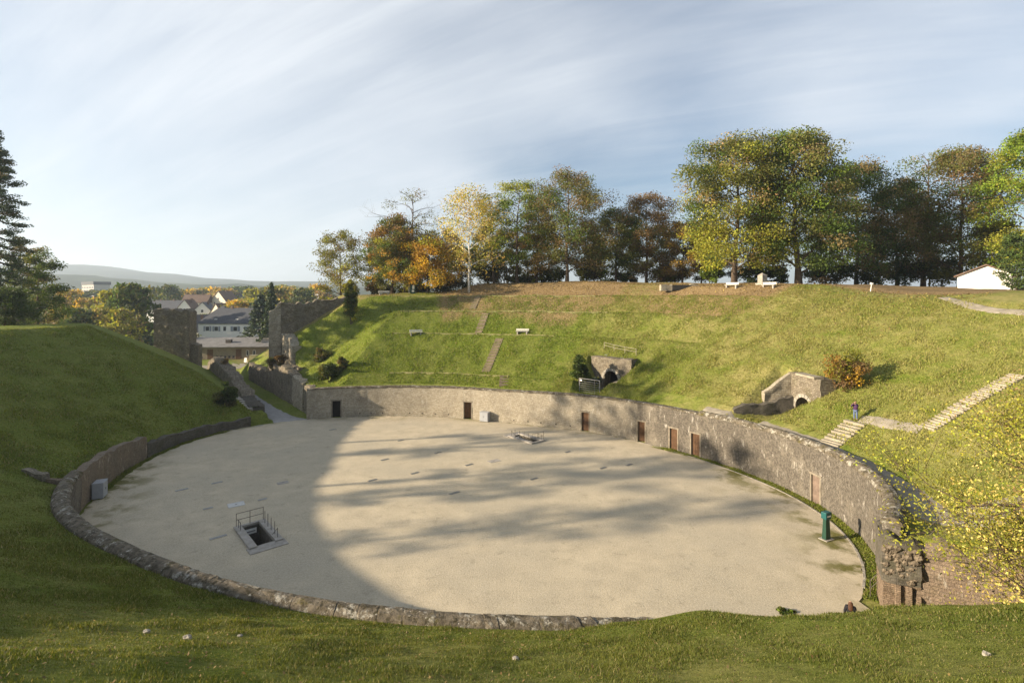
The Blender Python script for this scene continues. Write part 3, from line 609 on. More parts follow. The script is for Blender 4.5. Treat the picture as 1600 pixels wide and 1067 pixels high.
# ------------------------------------------------------------ vaulted side entrances
def vault(idx, name, label, left, right, zt, crown, spring, ohw, material):
    tn, rf, hw, zf, ss = NICHE[idx]; c = pol(tn, 0); d = (pol(tn, 10)-c).normalized(); e = Vector((-d.y, d.x, 0))     # e points left as seen from the arena
    o = thing(name, label, 'vault', c+d*(rf-.6)+Vector((0, 0, zf))); bpy.context.view_layer.update()
    P = lambda s, l, z=0: c+d*s+e*l+Vector((0, 0, z))
    ls = [left, ohw+.02]+[ohw*math.cos(math.pi*k/14) for k in range(15)]+[-ohw-.02, -right]
    zb = [zf-.5, zf-.5]+[spring+(crown-spring)*math.sin(math.pi*k/14) for k in range(15)]+[zf-.5, zf-.5]
    wm = WallMesh(); wm.run([P(rf-.6, l) for l in ls], 1.7, zb, zt, rough=0.06, jag=0.10, seed=20+idx, step=0.25, bottom=True)
    local(wm.build('front_wall', material, o))
    # ring of wedge stones round the opening
    for k in range(9):
        a0, a1 = math.pi*(k+.06)/9, math.pi*(k+.94)/9; mb = MB(); vs = []
        for s_ in (rf-.66, rf-.3):
            for a, r_ in ((a0, 0), (a1, 0), (a1, .38), (a0, .38)):
                vs.append(P(s_, (ohw+r_)*math.cos(a), spring+(crown-spring+r_)*math.sin(a)))
        mb.add(vs, [(0,1,2,3),(7,6,5,4),(0,4,5,1),(1,5,6,2),(2,6,7,3),(3,7,4,0)]); local(mb.build('arch_stone', M_STONE, o))
    t = MB(); s0, s1, w2 = rf+.9, rf+8, ohw+.25
    q = [P(s_, l, z) for s_ in (s0, s1) for l, z in ((-w2, zf-.2), (w2, zf-.2), (w2, crown+.2), (-w2, crown+.2))]
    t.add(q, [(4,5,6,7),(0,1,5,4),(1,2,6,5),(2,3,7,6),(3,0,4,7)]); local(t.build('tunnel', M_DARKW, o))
    fs = MB(); fs.add([P(rf-1.4, -ohw-.5, zf+.03), P(rf-1.4, ohw+.5, zf+.03), P(rf+8, ohw+.2, zf+.03), P(rf+8, -ohw-.2, zf+.03)], [(0,1,2,3)][::-1]); local(fs.build('floor_slab', M_PATH, o))
    return o, P, zf, rf
v1, P1, zf1, rf1 = vault(0, 'vaulted_entrance', 'small vaulted stone entrance in the far slope behind a metal gate', 3.3, 3.3, 8.75, 6.95, 5.6, 1.25, M_RUIN)
v2, P2, zf2, rf2 = vault(1, 'vaulted_passage', 'dark vaulted passage in the right slope below a pale slab and red shrub', 2.4, 2.6, 9.1, 6.85, 5.6, 1.25, M_RUIN)
mb = MB(); q = [P2(rf2-.8+a, b, z) for z in (9.06, 9.28) for a, b in ((0, 1.0), (0, -1.9), (1.1, -1.9), (1.1, 1.0))]
mb.add(q, [(3,2,1,0),(4,5,6,7),(0,1,5,4),(1,2,6,5),(2,3,7,6),(3,0,4,7)]); local(mb.build('cap_slab', M_STEP, v2))
wm = WallMesh(); wm.run([P2(rf2-.6, 1.5), P2(5, 1.62), P2(1.9, 1.75)][::-1], 0.9, zf2-.4, [5.55, 5.9, 6.6], rough=0.09, jag=0.2, seed=31); local(wm.build('side_wall', M_DARKW, v2))
wm = WallMesh(); wm.run([P2(rf2-.5, 2.0), P2(rf2-3.6, 2.15)][::-1], 0.55, zf2-.2, [7.0, 9.2], rough=0.09, jag=0.15, seed=33); local(wm.build('wing_wall', M_RUINL, v2))
wm = WallMesh(); wm.run([P1(rf1-.5, -1.5), P1(2.6, -1.75)], 0.8, zf1-.4, [6.0, 5.0], rough=0.10, jag=0.2, seed=35); local(wm.build('side_wall', M_RUINL, v1))
g = thing('metal_gate', 'grey metal field gate in front of the small vaulted entrance', 'gate', P1(2.5, 0, zf1)); bpy.context.view_layer.update()
for l in (1.75, -1.55): local(MB().tube([P1(2.5, l, zf1-.2), P1(2.5, l, zf1+2.0)], .045).build('post', M_GALV, g))
local(MB().tube([P1(2.5, 1.75, zf1+1.97), P1(2.5, -1.55, zf1+1.97)], .035).build('top_bar', M_GALV, g))
for k in range(6): local(MB().tube([P1(2.5, 1.75, zf1+.22+k*.28), P1(2.5, -1.55, zf1+.22+k*.28)], .016).build('rail', M_GALV, g))
local(MB().tube([P1(2.5, -.7, zf1+.1), P1(2.5, -.7, zf1+1.95)], .016).build('upright', M_GALV, g))
mb = MB(); q = [P1(2.44+a, b, z) for z in (zf1+1.62, zf1+1.84) for a, b in ((0, 1.62), (0, 1.3), (.02, 1.3), (.02, 1.62))]
mb.add(q, [(3,2,1,0),(4,5,6,7),(0,1,5,4),(1,2,6,5),(2,3,7,6),(3,0,4,7)]); local(mb.build('notice', M_WHITE, g))
f = thing('guard_rail', 'low wooden guard rail on the grass above the small vaulted entrance', 'railing', P1(rf1+1.6, 0, 8.9)); bpy.context.view_layer.update()
M_OLDWOOD = mat('old_wood', (0.33, 0.30, 0.20), 0.3, 5)
def onground(p, dz=0): return Vector((p.x, p.y, hz(p.x, p.y)+dz))
ps = [onground(P1(rf1+1.7, l)) for l in (2.6, 0.9, -.9, -2.7)]
for p in ps: local(MB().tube([p-Vector((0,0,.3)), p+Vector((0,0,.95))], .05).build('post', M_OLDWOOD, f))
for zz_ in (.5, .9): local(MB().tube([p+Vector((0,0,zz_)) for p in ps], .035).build('rail', M_OLDWOOD, f))

# ------------------------------------------------------------ ruins of the two gates
def ruin(name, label, runs, material, cat='wall', jag=0.3, rough=0.12, seed=1, loc=None):
    p0 = runs[0][0][0]; o = thing(name, label, cat, loc or (p0[0], p0[1], 0)); bpy.context.view_layer.update()
    for k, (pts, th_, zb, zt, part, mt) in enumerate(runs):
        wm = WallMesh(); wm.run(pts, th_, zb, zt, rough=rough, jag=jag, seed=seed+k*5, step=0.35, fine=0.3); local(wm.build(part, mt or material, o))
    return o
ruin('passage_wall', 'right stone wall of the far gate passage with a rubble top', [
    ([npt(9, 2.65), npt(3.2, 2.6)], 1.2, -.3, [4.5, 4.2], 'dressed_face', M_RUINL), ([npt(2.4, 2.6), npt(-1.9, 2.35)], 0.9, -.3, [4.15, 4.1], 'end_section', M_RUIN),
    ([npt(3.4, 3.3), npt(2.2, 3.3)], 0.6, -.3, [4.1, 4.1], 'dark_recess', M_DARKW),
    ([npt(25, 2.5), npt(20, 2.5), npt(15, 2.6), npt(9, 2.7)], 1.5, -.3, [4.2, 5.3, 5.5, 4.7], 'rubble_section', M_RUIN), ([npt(40, 2.35), npt(25, 2.45)], 1.0, -.3, [3.5, 3.7], 'outer_section', M_RUIN)], M_RUIN, seed=41, jag=0.22)
ruin('mound_end_wall', 'left ruined wall of the far gate passage with a mossy sloping top', [
    ([npt(2.0, -3.0), npt(9, -2.9)], 2.0, -.3, [1.75, 1.9], 'near_block', M_DARKW), ([npt(9, -2.8), npt(16, -2.7), npt(26, -2.6), npt(34, -2.5), npt(41, -2.4), npt(47, -2.3)], 1.9, -.3, [2.3, 3.3, 4.4, 4.9, 4.8, 3.2], 'wall_body', M_RUIN)], M_RUIN, seed=51, jag=0.35)
ruin('ruined_tower', 'tall dark ruined cavea end wall right of the gate passage with a pale broken edge', [
    ([(-43.0, 95.2), (-38, 97.4), (-31.0, 100.6)], 2.0, 5, [15.9, 16.4, 17.2], 'tall_wall', M_RUIN),
    ([(-44.9, 94.5), (-43.0, 95.25)], 2.6, 3, [14.6, 16.2], 'broken_edge', M_RUINL),
    ([npt(25.2, 4.6), npt(21, 4.75), npt(17, 4.8)], 1.6, 2, [10.8, 10.2, 8.9], 'stepped_block', M_RUINL),
    ([npt(25.4, 3.9), npt(20, 4.1), npt(12.6, 4.6)], 1.4, 0, [6.8, 6.3, 5.0], 'foot_wall', M_RUIN)], M_RUIN, 'ruin', seed=61, jag=0.38, rough=.2)
ruin('ruined_pillar', 'broad isolated ruined tower block standing behind the left mound', [
    ([(-74.9, 107), (-68.2, 108.2)], 3.6, -1, [14.4, 14.8, ][::-1], 'tower_body', M_RUIN), ([(-68.3, 108.9), (-66.9, 109.15)], 2.0, -1, [7.6, 7.0], 'lower_block', M_RUIN)], M_RUIN, 'ruin', seed=71, jag=0.3, rough=.2)
def spt(s, l): return (SP0[0]+SU[0]*s+SN[0]*l, SP0[1]+SU[1]*s+SN[1]*l)
ruin('gate_retaining_wall', 'reddish crumbling retaining wall below the railing at the near right gate', [
    ([spt(1.3, 2.75), spt(6, 2.75), spt(14, 2.8)], 1.5, -.4, [4.0, 4.0, 4.3], 'wall_body', masonry('crumbling_masonry', (0.37, 0.28, 0.205), (0.26, 0.19, 0.14), (0.31, 0.24, 0.18), 0.42, 0.2, white=0.6, moss=0.3, soot=0.75, bump=1.0))], M_REDW, seed=81, jag=0.25, rough=0.12)
pg = ruin('gate_pier', 'dark gate pier with brick base and rubble top ending the arena wall', [
    ([spt(-.25, 2.6), spt(1.5, 2.6)], 2.3, 1.75, [4.0, 3.9], 'rubble_core', M_DARKW), ([spt(-.2, 2.62), spt(1.5, 2.65)], 2.0, -.3, [1.75, 1.75], 'brick_base', M_REDW)], M_REDW, 'pier', seed=91, jag=0.3, rough=0.16)
def rubble(parent, n, s0, s1, l0, z0, z1, seed, size=(.14, .30), mt=None):
    rs_ = random.Random(seed)
    for k in range(n):
        r_ = rs_.uniform(*size); c = Vector((*spt(rs_.uniform(s0, s1), l0+rs_.uniform(-.06, .10)), rs_.uniform(z0, z1))); vs_ = []
        for j, (ph, rr_) in enumerate(((-.8, .62), (0, 1.0), (.8, .6))):
            for i in range(7): a_ = i*.8976+j*.3; q_ = rr_*rs_.uniform(.78, 1.2); vs_.append(c+Vector((r_*q_*math.cos(a_)*1.15, r_*q_*math.sin(a_)*.8, r_*ph*.75*rs_.uniform(.8, 1.2))))
        fs_ = [(j*7+i, j*7+(i+1) % 7, (j+1)*7+(i+1) % 7, (j+1)*7+i) for j in range(2) for i in range(7)]+[tuple(range(7))[::-1], tuple(range(14, 21))]
        local(MB().add(vs_, fs_).build('rubble_stone', mt or M_STONE, parent))
M_RUBBLE = mat('rubble', (0.21, 0.17, 0.125), 0.5, 3, rough=.95, bump=.8, bscale=8)
rubble(pg, 80, -.2, 1.45, 2.62, 1.9, 3.8, 3, size=(.10, .24), mt=M_RUBBLE)
for k in range(2): local(MB().box(.35+k*.5, .6+k*.5, 2.52, 3.0, -.3, 1.72, Matrix.Translation((SP0[0], SP0[1], 0)) @ Matrix.Rotation(math.atan2(SU[1], SU[0]), 4, 'Z')).build('pilaster', M_REDW, pg, bevel=.02))
ruin('low_brick_wall', 'low broken brick wall rising under the yellow tree at the near right gate', [
    ([(20.6, 26.0), (22.2, 23.2), (26.5, 18.5)], -0.6, -.4, [1.5, 2.0, 2.9], 'wall_body', M_REDW)], M_REDW, seed=95, jag=0.15, rough=0.08)
# railing of the path above
rl = thing('path_railing', 'thin steel railing along the path above the near right gate', 'railing', (*spt(2, 3.9), 4)); bpy.context.view_layer.update()
ps = [onground(Vector((*spt(s, 4.05), 0))) for s in (-.6, 2.5, 5.6, 8.7, 11.8)]
for p in ps: local(MB().tube([p-Vector((0,0,.3)), p+Vector((0,0,1.05))], .03).build('post', M_STEEL, rl))
for z_ in (.55, 1.02): local(MB().tube([p+Vector((0,0,z_)) for p in ps], .022).build('rail', M_STEEL, rl))

pA, pB = G(34, 738), G(66, 754)
ruin('low_stone_wall', 'low broken stone wall beside the left end of the rounded parapet', [([pA, pB], 0.5, min(pA.z, pB.z)-.5, [pA.z+.35, pB.z+.5], 'wall_body', M_RUIN), ([pB+Vector((.15, .1, 0)), pB+Vector((1.9, .9, 0))], 0.4, pB.z-.6, [pB.z+.12, pB.z+.05], 'threshold', M_REDW)], M_RUIN, seed=97, jag=.12, rough=.08)
# ------------------------------------------------------------ flights of steps
def stairs(name, label, p0, p1, width, n, material, lift=0.05, group=None):
    p0 = Vector(p0); p1 = Vector(p1); o = thing(name, label, 'stairs', onground(p0)); bpy.context.view_layer.update()
    d = Vector((p1.x-p0.x, p1.y-p0.y, 0)); L = d.length/n; d.normalize(); ang = math.atan2(d.y, d.x); me = None
    for k in range(n):
        q = p0.lerp(p1, (k+.5)/n); z = hz(q.x, q.y)
        if me is None: me = MB().box(-L*.62, L*.62, -width/2, width/2, -.35, 0).mesh('step'); me.materials.append(material)
        s = link('step', me, None, o); s.location = (q.x, q.y, z+lift+.04*math.sin(k*3)); s.rotation_euler = (0.01*math.sin(k*5), 0, ang+0.02*math.sin(k*7)); local(s)
    return o
stairs('stairs', 'lowest short flight of dark steps just above the far arena wall', G(787, 603), G(790, 586), 1.3, 8, M_DSTEP)
stairs('stairs', 'longest dark flight of steps on the far slope right of the left bench', G(759, 581), G(781, 529), 1.3, 24, M_DSTEP)
stairs('stairs', 'third flight of dark steps up the far slope between the two benches', G(740, 522), G(759, 489), 1.3, 18, M_DSTEP)
stairs('stairs', 'topmost narrow flight of dark steps below the birch', G(738, 483), G(750, 462), 1.2, 14, M_DSTEP)
stairs('stairs', 'short flight of pale stone steps below the person in the purple jacket', G(1289, 696), G(1339, 660), 1.9, 10, M_STEP, 0.08)
stairs('stairs', 'long flight of pale stone steps climbing the right slope behind the yellow tree', G(1448, 671), G(1595, 585), 1.35, 30, M_STEP, 0.08)
stairs('stairs', 'small stone steps beside the mossy block at the left of the gate passage', npt(1.5, -5.3), npt(9.5, -5.6), 1.3, 13, M_STONE, 0.06)

# ------------------------------------------------------------ stairwells, grates, cabinets
def hatch(c, rot, name, label, sign):
    ang = math.atan2(HE1.y, HE1.x)+rot; o = thing(name, label, 'stairwell', c, ang)
    def b(part, m, *a, bevel=.015): return MB().box(*a).build(part, m, o, bevel=bevel)
    b('side_slab', M_CONC, -2.2, 2.2, -1.12, -.60, -.1, .17); b('side_slab', M_CONC, -2.2, 2.2, .60, 1.12, -.1, .17)
    b('back_slab', M_CONC, -2.2, -1.93, -.595, .595, -.1, .16); b('front_slab', M_CONC, 1.93, 2.95, -1.25, 1.25, -.1, .06)
    sh = MB(); x0, x1, y0, y1 = -1.93, 1.93, -.6, .6
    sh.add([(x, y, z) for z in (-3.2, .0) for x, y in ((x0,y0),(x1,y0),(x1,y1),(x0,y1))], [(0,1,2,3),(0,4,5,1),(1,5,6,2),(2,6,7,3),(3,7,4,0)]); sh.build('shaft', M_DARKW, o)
    for k in range(9): MB().box(1.85-.28*(k+1), 1.85-.28*k, -.58, .58, -.25-.2*k-.2, -.1-.2*k).build('tread', M_CONC, o)
    post = lambda x, y, h: MB().tube([(x, y, .1), (x, y, h)], .022).build('post', M_STEEL, o)
    for y in (-.95, 0, .95): post(-2.05, y, 1.15)
    for z in (.65, 1.13): MB().tube([(-2.05, -.95, z), (-2.05, .95, z)], .02).build('rail', M_STEEL, o)
    for x in (-1.3, -.55, .25, 1.1, 1.75): post(x, .86, 1.1 if x < 1.5 else .85)
    for x in (-1.75, -1.2): post(x, -.86, .75)
    MB().tube([(-2.05, -.86, .7), (-1.2, -.86, .68)], .018).build('rail', M_STEEL, o)
    MB().tube([(1.75, .86, .8), (.2, .55, -.6)], .018).build('handrail', M_STEEL, o); MB().tube([(1.2, -.52, .1), (-1.2, -.52, -1.4)], .018).build('handrail', M_STEEL, o)
    if sign:
        s = MB().box(-1.90, -1.86, -.42, .42, -.60, -.22).build('sign', M_WHITE, o)
        for k in range(9): MB().box(-1.856, -1.852, -.33+k*.075, -.28+k*.075, -.46, -.37).build('lettering', M_BLACK, s)      # print too blurred to read
    return o
hatch(*HATCH[0], 'stairwell', 'open stairwell with concrete slabs and a white sign in the shaded arena floor', True)
hatch(*HATCH[1], 'stairwell', 'distant railed stairwell in the arena floor near the far wall', False)
GR = [(339, 754, .9, 'floor grate, upper one of the pair left of the white plate'), (284, 765, 1.0, 'leftmost narrow floor grate in the shaded gravel'), (325, 794, .7, 'small floor grate just left of the white floor plate'),
      (410, 780, .7, 'small floor grate just right of the white floor plate'), (341, 839, 1.1, 'long floor grate left of the near stairwell'), (626, 688, .8, 'floor grate nearest the shadow edge by the far wall'),
      (684, 707, .9, 'floor grate in the sunlit gravel below the grey wall cabinet'), (601, 718, .9, 'floor grate near the shadow edge, left of the arena centre'), (733, 726, .9, 'floor grate left of the worn plate in mid arena'),
      (648, 739, .9, 'floor grate below the shadow edge in the arena centre left'), (582, 750, .9, 'floor grate close to the shadow edge, lowest on that side'), (834, 748, .9, 'dark floor grate in front of the far stairwell'),
      (710, 770, 1.0, 'dark floor grate nearest the camera in the sunlit gravel'), (942, 731, .9, 'left one of two floor grates toward the brown doors'), (983, 726, .9, 'right one of two floor grates toward the brown doors'),
      (887, 706, .8, 'faint floor grate right of the far stairwell'), (520, 671, .9, 'floor drain in the shaded gravel before the open doorway'), (405, 665, .9, 'floor drain at the mouth of the gate passage')]
for (u_, v_, w_, lb) in GR:
    o = thing('floor_grate', 'steel '+lb if 'drain' not in lb and 'faint' not in lb and 'dark' not in lb else lb, 'grate', flo(u_, v_), math.atan2(HE2.y, HE2.x), 'grates in the arena floor')
    MB().box(-w_/2-.05, w_/2+.05, -.2, .2, -.02, .012).build('frame', M_GRAVEL, o); gb = MB().box(-w_/2, w_/2, -.16, .16, .0125, .018).build('grating', M_STEEL, o)
    for k in range(5): MB().box(-w_/2, w_/2, -.15+k*.066, -.12+k*.066, .0185, .03).build('bar', M_GALV, gb)
for (u_, v_, w_, d_, lb) in ((369, 788, 1.25, 1.0, 'pale square access plate above the near stairwell'), (442, 754, 1.0, .7, 'worn grey access plate in the shaded gravel'), (772, 720, 1.3, .8, 'faint worn access plate in the middle of the arena')):
    o = thing('floor_plate', lb, 'floor plate', flo(u_, v_), math.atan2(HE2.y, HE2.x)-.1); MB().box(-w_/2, w_/2, -d_/2, d_/2, -.02, .02).build('plate', M_GALV if u_ == 369 else M_CONC, o, bevel=.01); MB().box(-.08, .08, -.02, .02, .0205, .035).build('lift_handle', M_STEEL, o)
def cabinet(td, rho, w, h, dpt, label):
    p = pol(td, rho); o = thing('electric_cabinet', label, 'cabinet', p, wall_ang(td), 'grey cabinets against the arena wall')
    MB().box(-w/2, w/2, -dpt, 0, .06, h).build('body', M_CAB, o, bevel=.012); MB().box(-w/2+.05, w/2-.05, -dpt+.05, -.05, 0, .055).build('plinth', M_STEEL, o)
    for sx in (-1, 1): dd = MB().box(min(0, sx*(w/2-.03))+.005, max(0, sx*(w/2-.03))-.005, -dpt-.02, -dpt-.003, .1, h-.04).build('door', M_CAB, o, bevel=.005)
    MB().box(-.03, .0, -dpt-.05, -dpt-.022, h*.5, h*.62).build('handle', M_STEEL, dd); MB().box(-w/2-.03, w/2+.03, -dpt-.04, .0, h+.002, h+.05).build('lid', M_CAB, o)
cabinet(thx(760, 656.5), -.12, 1.25, 1.3, .75, 'pale grey metal cabinet against the sunlit far wall')
cabinet(thx(143, 778), -.15, 1.15, 1.35, .8, 'shaded blue-grey metal cabinet at the left wall')
# information post and benches
p = flo(1291, 842); o = thing('information_post', 'dark green information post with teal box head on the right gravel edge', 'post', p, rad(25))
MB().add([(x*w, y*w, z) for z, w in ((.04, .27), (1.5, .20)) for x, y in ((-1,-.6),(1,-.6),(1,.6),(-1,.6))], [(3,2,1,0),(4,5,6,7),(0,1,5,4),(1,2,6,5),(2,3,7,6),(3,0,4,7)]).build('pillar', M_GREEN, o, bevel=.02)
hd = MB().box(-.30, .30, -.2, .2, 1.5, 1.98).build('head', M_TEAL, o, bevel=.03); MB().box(-.2, .2, -.215, -.203, 1.66, 1.76).build('label_strip', M_WHITE, hd, rotz=0); MB().box(-.42, .42, -.32, .32, -.05, .05).build('base_slab', M_CONC, o, bevel=.01)
M_BENCH = mat('bench_white', (0.66, 0.64, 0.57), 0.2, 4, rough=0.7, bump=0.1)
def bench(p, rz, label, w=2.0):
    o = thing('park_bench', label, 'bench', p, rz, 'pale benches on the slopes')
    for sx in (-1, 1): MB().box(sx*w*.36-.11, sx*w*.36+.11, -.22, .24, -.25, .40).build('leg', M_CONC, o, bevel=.02)
    for k in range(3): MB().box(-w/2, w/2, -.27+k*.19, -.11+k*.19, .405, .455).build('seat_slat', M_BENCH, o, bevel=.01)
    for sx in (-1, 1): MB().box(sx*w*.36-.03, sx*w*.36+.03, .30, .345, .3, .86).build('back_support', M_STEEL, o)
    for k in range(2): MB().box(-w/2, w/2, .26, .298, .54+k*.17, .67+k*.17).build('back_slat', M_BENCH, o, bevel=.01)
def face_in(p): return math.atan2(CY-p.y, CX-p.x)+math.pi/2
for u_, v_, lb, w_ in ((650, 523, 'white bench on the middle terrace, left of the steps', 2.2), (816, 523, 'white bench on the middle terrace, right of the steps', 2.2), (600, 461, 'weathered bench by the hedge at the top left of the slope', 2.2),
                   (1143, 450, 'sunlit white bench in front of the left big tree on the rim', 2.2), (1201, 450, 'sunlit white bench in front of the stone monument', 2.2)):
    p = G(u_, v_); bench(p, face_in(p), lb, w_)

# ------------------------------------------------------------ trees and shrubs
def leaf_material(name, trans=0.35):
    m = bpy.data.materials.new(name); m.use_nodes = True; t = m.node_tree; t.nodes.clear()
    out = N(t, 'ShaderNodeOutputMaterial'); a = N(t, 'ShaderNodeAttribute', attribute_name='col')
    d = N(t, 'ShaderNodeBsdfPrincipled', i_Roughness=0.6); d.inputs['Specular IOR Level'].default_value = 0.25; tr = N(t, 'ShaderNodeBsdfTranslucent'); mx = N(t, 'ShaderNodeMixShader', i_0=trans)
    g = N(t, 'ShaderNodeMixRGB', blend_type='MULTIPLY', i_0=1.0); g.inputs[2].default_value = (1.5, 1.4, 0.7, 1)
    t.links.new(a.outputs['Color'], d.inputs['Base Color']); t.links.new(a.outputs['Color'], g.inputs[1]); t.links.new(g.outputs[0], tr.inputs[0])
    t.links.new(d.outputs[0], mx.inputs[1]); t.links.new(tr.outputs[0], mx.inputs[2]); t.links.new(mx.outputs[0], out.inputs[0]); return m
M_LEAF = leaf_material('foliage'); M_NEEDLE = leaf_material('needle_foliage', 0.12)
PAL = dict(dark=(.042,.062,.016), green=(.065,.098,.018), olive=(.110,.112,.028), bright=(.155,.215,.024), ygreen=(.235,.235,.030), gold=(.42,.27,.028), orange=(.32,.19,.035), rust=(.165,.105,.045), brown=(.14,.105,.045), tan=(.25,.18,.08), pale=(.46,.37,.11), blue=(.045,.065,.042), red=(.27,.075,.03))
def leaf_mesh(name, cen, rad_, pal_col, n, size, rs, flat=0.65, hang=0.0, jit=0.3):
    """n leaves spread over the clumps (cen, rad_, colour)"""
    k = rs.choice(len(cen), n, p=(rad_**2)/(rad_**2).sum()); g = rs.normal(size=(n, 3)); g /= np.maximum(np.linalg.norm(g, axis=1, keepdims=True), 1e-6)
    g *= rs.random((n, 1))**0.45; g[:, 2] *= flat
    c = cen[k]+g*rad_[k][:, None]
    if hang: c[:, 2] -= hang*rs.random(n)**2*rad_[k]*2
    a = rs.normal(size=(n, 3)); a /= np.linalg.norm(a, axis=1, keepdims=True); b = np.cross(a, rs.normal(size=(n, 3))); b /= np.linalg.norm(b, axis=1, keepdims=True)
    sz = size*rs.uniform(.6, 1.35, (n, 1)); v = np.stack([c-a*sz, c+b*sz*.55, c+a*sz, c-b*sz*.55], 1).reshape(-1, 3)
    col = pal_col[k]*rs.uniform(1-jit, 1+jit, (n, 1))*np.array([1, 1, 1])+0; col = np.clip(col*rs.uniform(.9, 1.1, (n, 3)), 0, .8)
    cc = np.repeat(np.c_[col, np.ones(n)], 4, 0)
    return fastmesh(name, v, np.arange(4*n), np.full(n, 4), cc)
def tree_parts(seed, h, w, cb=0.3, pal=(('green', 1),), leaves=6000, leaf=0.28, nl=18, bare=0.0, tr=None, style='round', dense=0.5, flat=0.65, hang=0, up=0.5, twigs=0, split=False, low=None, top=None):
    rs = np.random.default_rng(seed); tb = MB(); tr = tr or h*0.016
    names = [p[0] for p in pal]; wt = np.array([p[1] for p in pal], float); wt /= wt.sum()
    fm = cb+(1-cb)*0.45; fs = (1-cb)*(0.56)
    def env(f):
        if style == 'cone': return w/2*max(0.04, (1-f)/(1-cb))**0.9
        if style == 'column': return w/2*(0.35+0.65*math.sin(math.pi*min(1, max(0, (f-cb*.6)/(1.02-cb*.6)))))
        return w/2*math.sqrt(max(0.05, 1-abs((f-fm)/fs)**(2.0 if f > fm else 3.2)))
    ph = rs.random(6)*6.28
    lump = lambda az, f: 1+0.16*math.sin(3*az+ph[0]+5*f)+0.12*math.sin(5*az+ph[1]-7*f)+0.08*math.sin(9*az+ph[2]+11*f)
    tp = [Vector((0, 0, -.4))]; wob = Vector((0, 0, 0))
    for k in range(1, 9):
        wob += Vector((rs.normal()*.012*h*.5, rs.normal()*.012*h*.5, 0)); tp.append(Vector((wob.x, wob.y, h*.93*k/8)))
    tb.tube(tp, [tr*1.35]+[tr*(1-.88*k/8) for k in range(1, 9)], 7)
    def tpos(f):
        x = min(.999, f/.93)*8; i = int(x); return tp[i].lerp(tp[i+1], x-i) if i < 8 else tp[8]
    cen = []; rd = []; cr = env(fm)*0.36
    for i in range(nl):
        f0 = max(.06, cb*.7)+(0.93-max(.06, cb*.7))*((i+rs.random()*.8)/nl)**.9; az = i*2.4+rs.normal()*.3
        fe = min(.985, f0+up*(0.10+0.16*rs.random())*(1-f0*.4)) if style != 'cone' else f0-.02
        L = env(fe)*lump(az, fe)*rs.uniform(.72, 1.0); s = tpos(f0); e = Vector((tpos(min(fe,.92)).x+L*math.cos(az), tpos(min(fe,.92)).y+L*math.sin(az), fe*h))
        pts = [s.lerp(e, t_)+Vector((0, 0, (.10 if style != 'cone' else -.05)*L*math.sin(math.pi*t_)))+Vector(rs.normal(size=3)*.03*L) for t_ in (0, .33, .66, 1)]; pts[0] = s
        r0 = tr*.45*(1-.6*f0); tb.tube(pts, [r0, r0*.7, r0*.45, r0*.15], 5, False)
        for t_ in (.55, .8, 1.0): cen.append(pts[1].lerp(pts[3], (t_-.33)/.67)); rd.append(cr*rs.uniform(.55, .95))
        for j in range(4):
            b0 = pts[1+(j % 2)].lerp(pts[2+(j % 2)], rs.random()); dv_ = Vector((math.cos(az+rs.normal()*.9), math.sin(az+rs.normal()*.9), rs.normal()*.45+.25)); be = b0+dv_*L*rs.uniform(.25, .5)
            tb.tube([b0, b0.lerp(be, .5)+Vector(rs.normal(size=3)*.02*L), be], [r0*.4, r0*.25, r0*.08], 4, False); cen.append(be); rd.append(cr*rs.uniform(.5, .95))
            for q in range(twigs):
                te = be+Vector(rs.normal(size=3)*.13*L)+Vector((0, 0, .12*L)); tb.tube([b0.lerp(be, rs.uniform(.4, 1)), te], [r0*.14, r0*.05], 3, False)
    for i in range(int(nl*7*dense)):
        f = cb+(1-cb)*rs.random()**.85; az = rs.random()*6.28; rr_ = env(f)*lump(az, f)*rs.uniform(.45, .97); cen.append(Vector((rr_*math.cos(az), rr_*math.sin(az), f*h))); rd.append(cr*rs.uniform(.45, .9))
    cen = np.array([c[:] for c in cen]); rd = np.array(rd); fz = cen[:, 2]/h
    keep = (fz < 1-bare) | (rs.random(len(fz)) < .12); cen, rd, fz = cen[keep], rd[keep], fz[keep]
    ci = rs.choice(len(names), len(cen), p=wt); pc = np.array([PAL[names[i]] for i in ci])
    if low: k = (fz < low[1]) & (rs.random(len(fz)) < .75); pc[k] = PAL[low[0]]
    if top: k = (fz > top[1]) & (rs.random(len(fz)) < .75); pc[k] = PAL[top[0]]
    pc = pc*rs.uniform(.75, 1.3, (len(cen), 1))*1.25
    return tb.mesh('trunk', True), leaf_mesh('crown', cen, rd, pc, int(leaves*(2.9 if leaf > .2 and leaf < .4 else 1)), leaf*(.64 if leaf > .2 and leaf < .4 else 1), rs, flat, hang)
def place_tree(parts, loc, label, name='tree', rz=0, sc_=(1, 1, 1), group=None, bark=None, leafm=None, cat='tree'):
    o = thing(name, label, cat, loc, rz, group); o.scale = sc_
    t = link('trunk', parts[0], bark or M_BARK, o); c = link('crown', parts[1], leafm or M_LEAF, o); return o
def tree_px(u, Y, vtop, wpx, label, seed, name='tree', dz=-.15, group='trees on the far rim', bark=None, leafm=None, **kw):
    X = (u-800)/F*Y; z = hz(X, Y)+dz; h = EYE-(vtop-V0)/F*Y-z
    return place_tree(tree_parts(seed, h, wpx/F*Y, **kw), (X, Y, z), label, name, seed*1.3, group=group, bark=bark, leafm=leafm)
tree_px(533, 112, 362, 76, 'airy olive tree standing alone at the left end of the far rim', 1, cb=.16, pal=(('olive', 3), ('brown', 2), ('ygreen', 1)), leaves=4200, leaf=.26, dense=.35, twigs=2, nl=22)
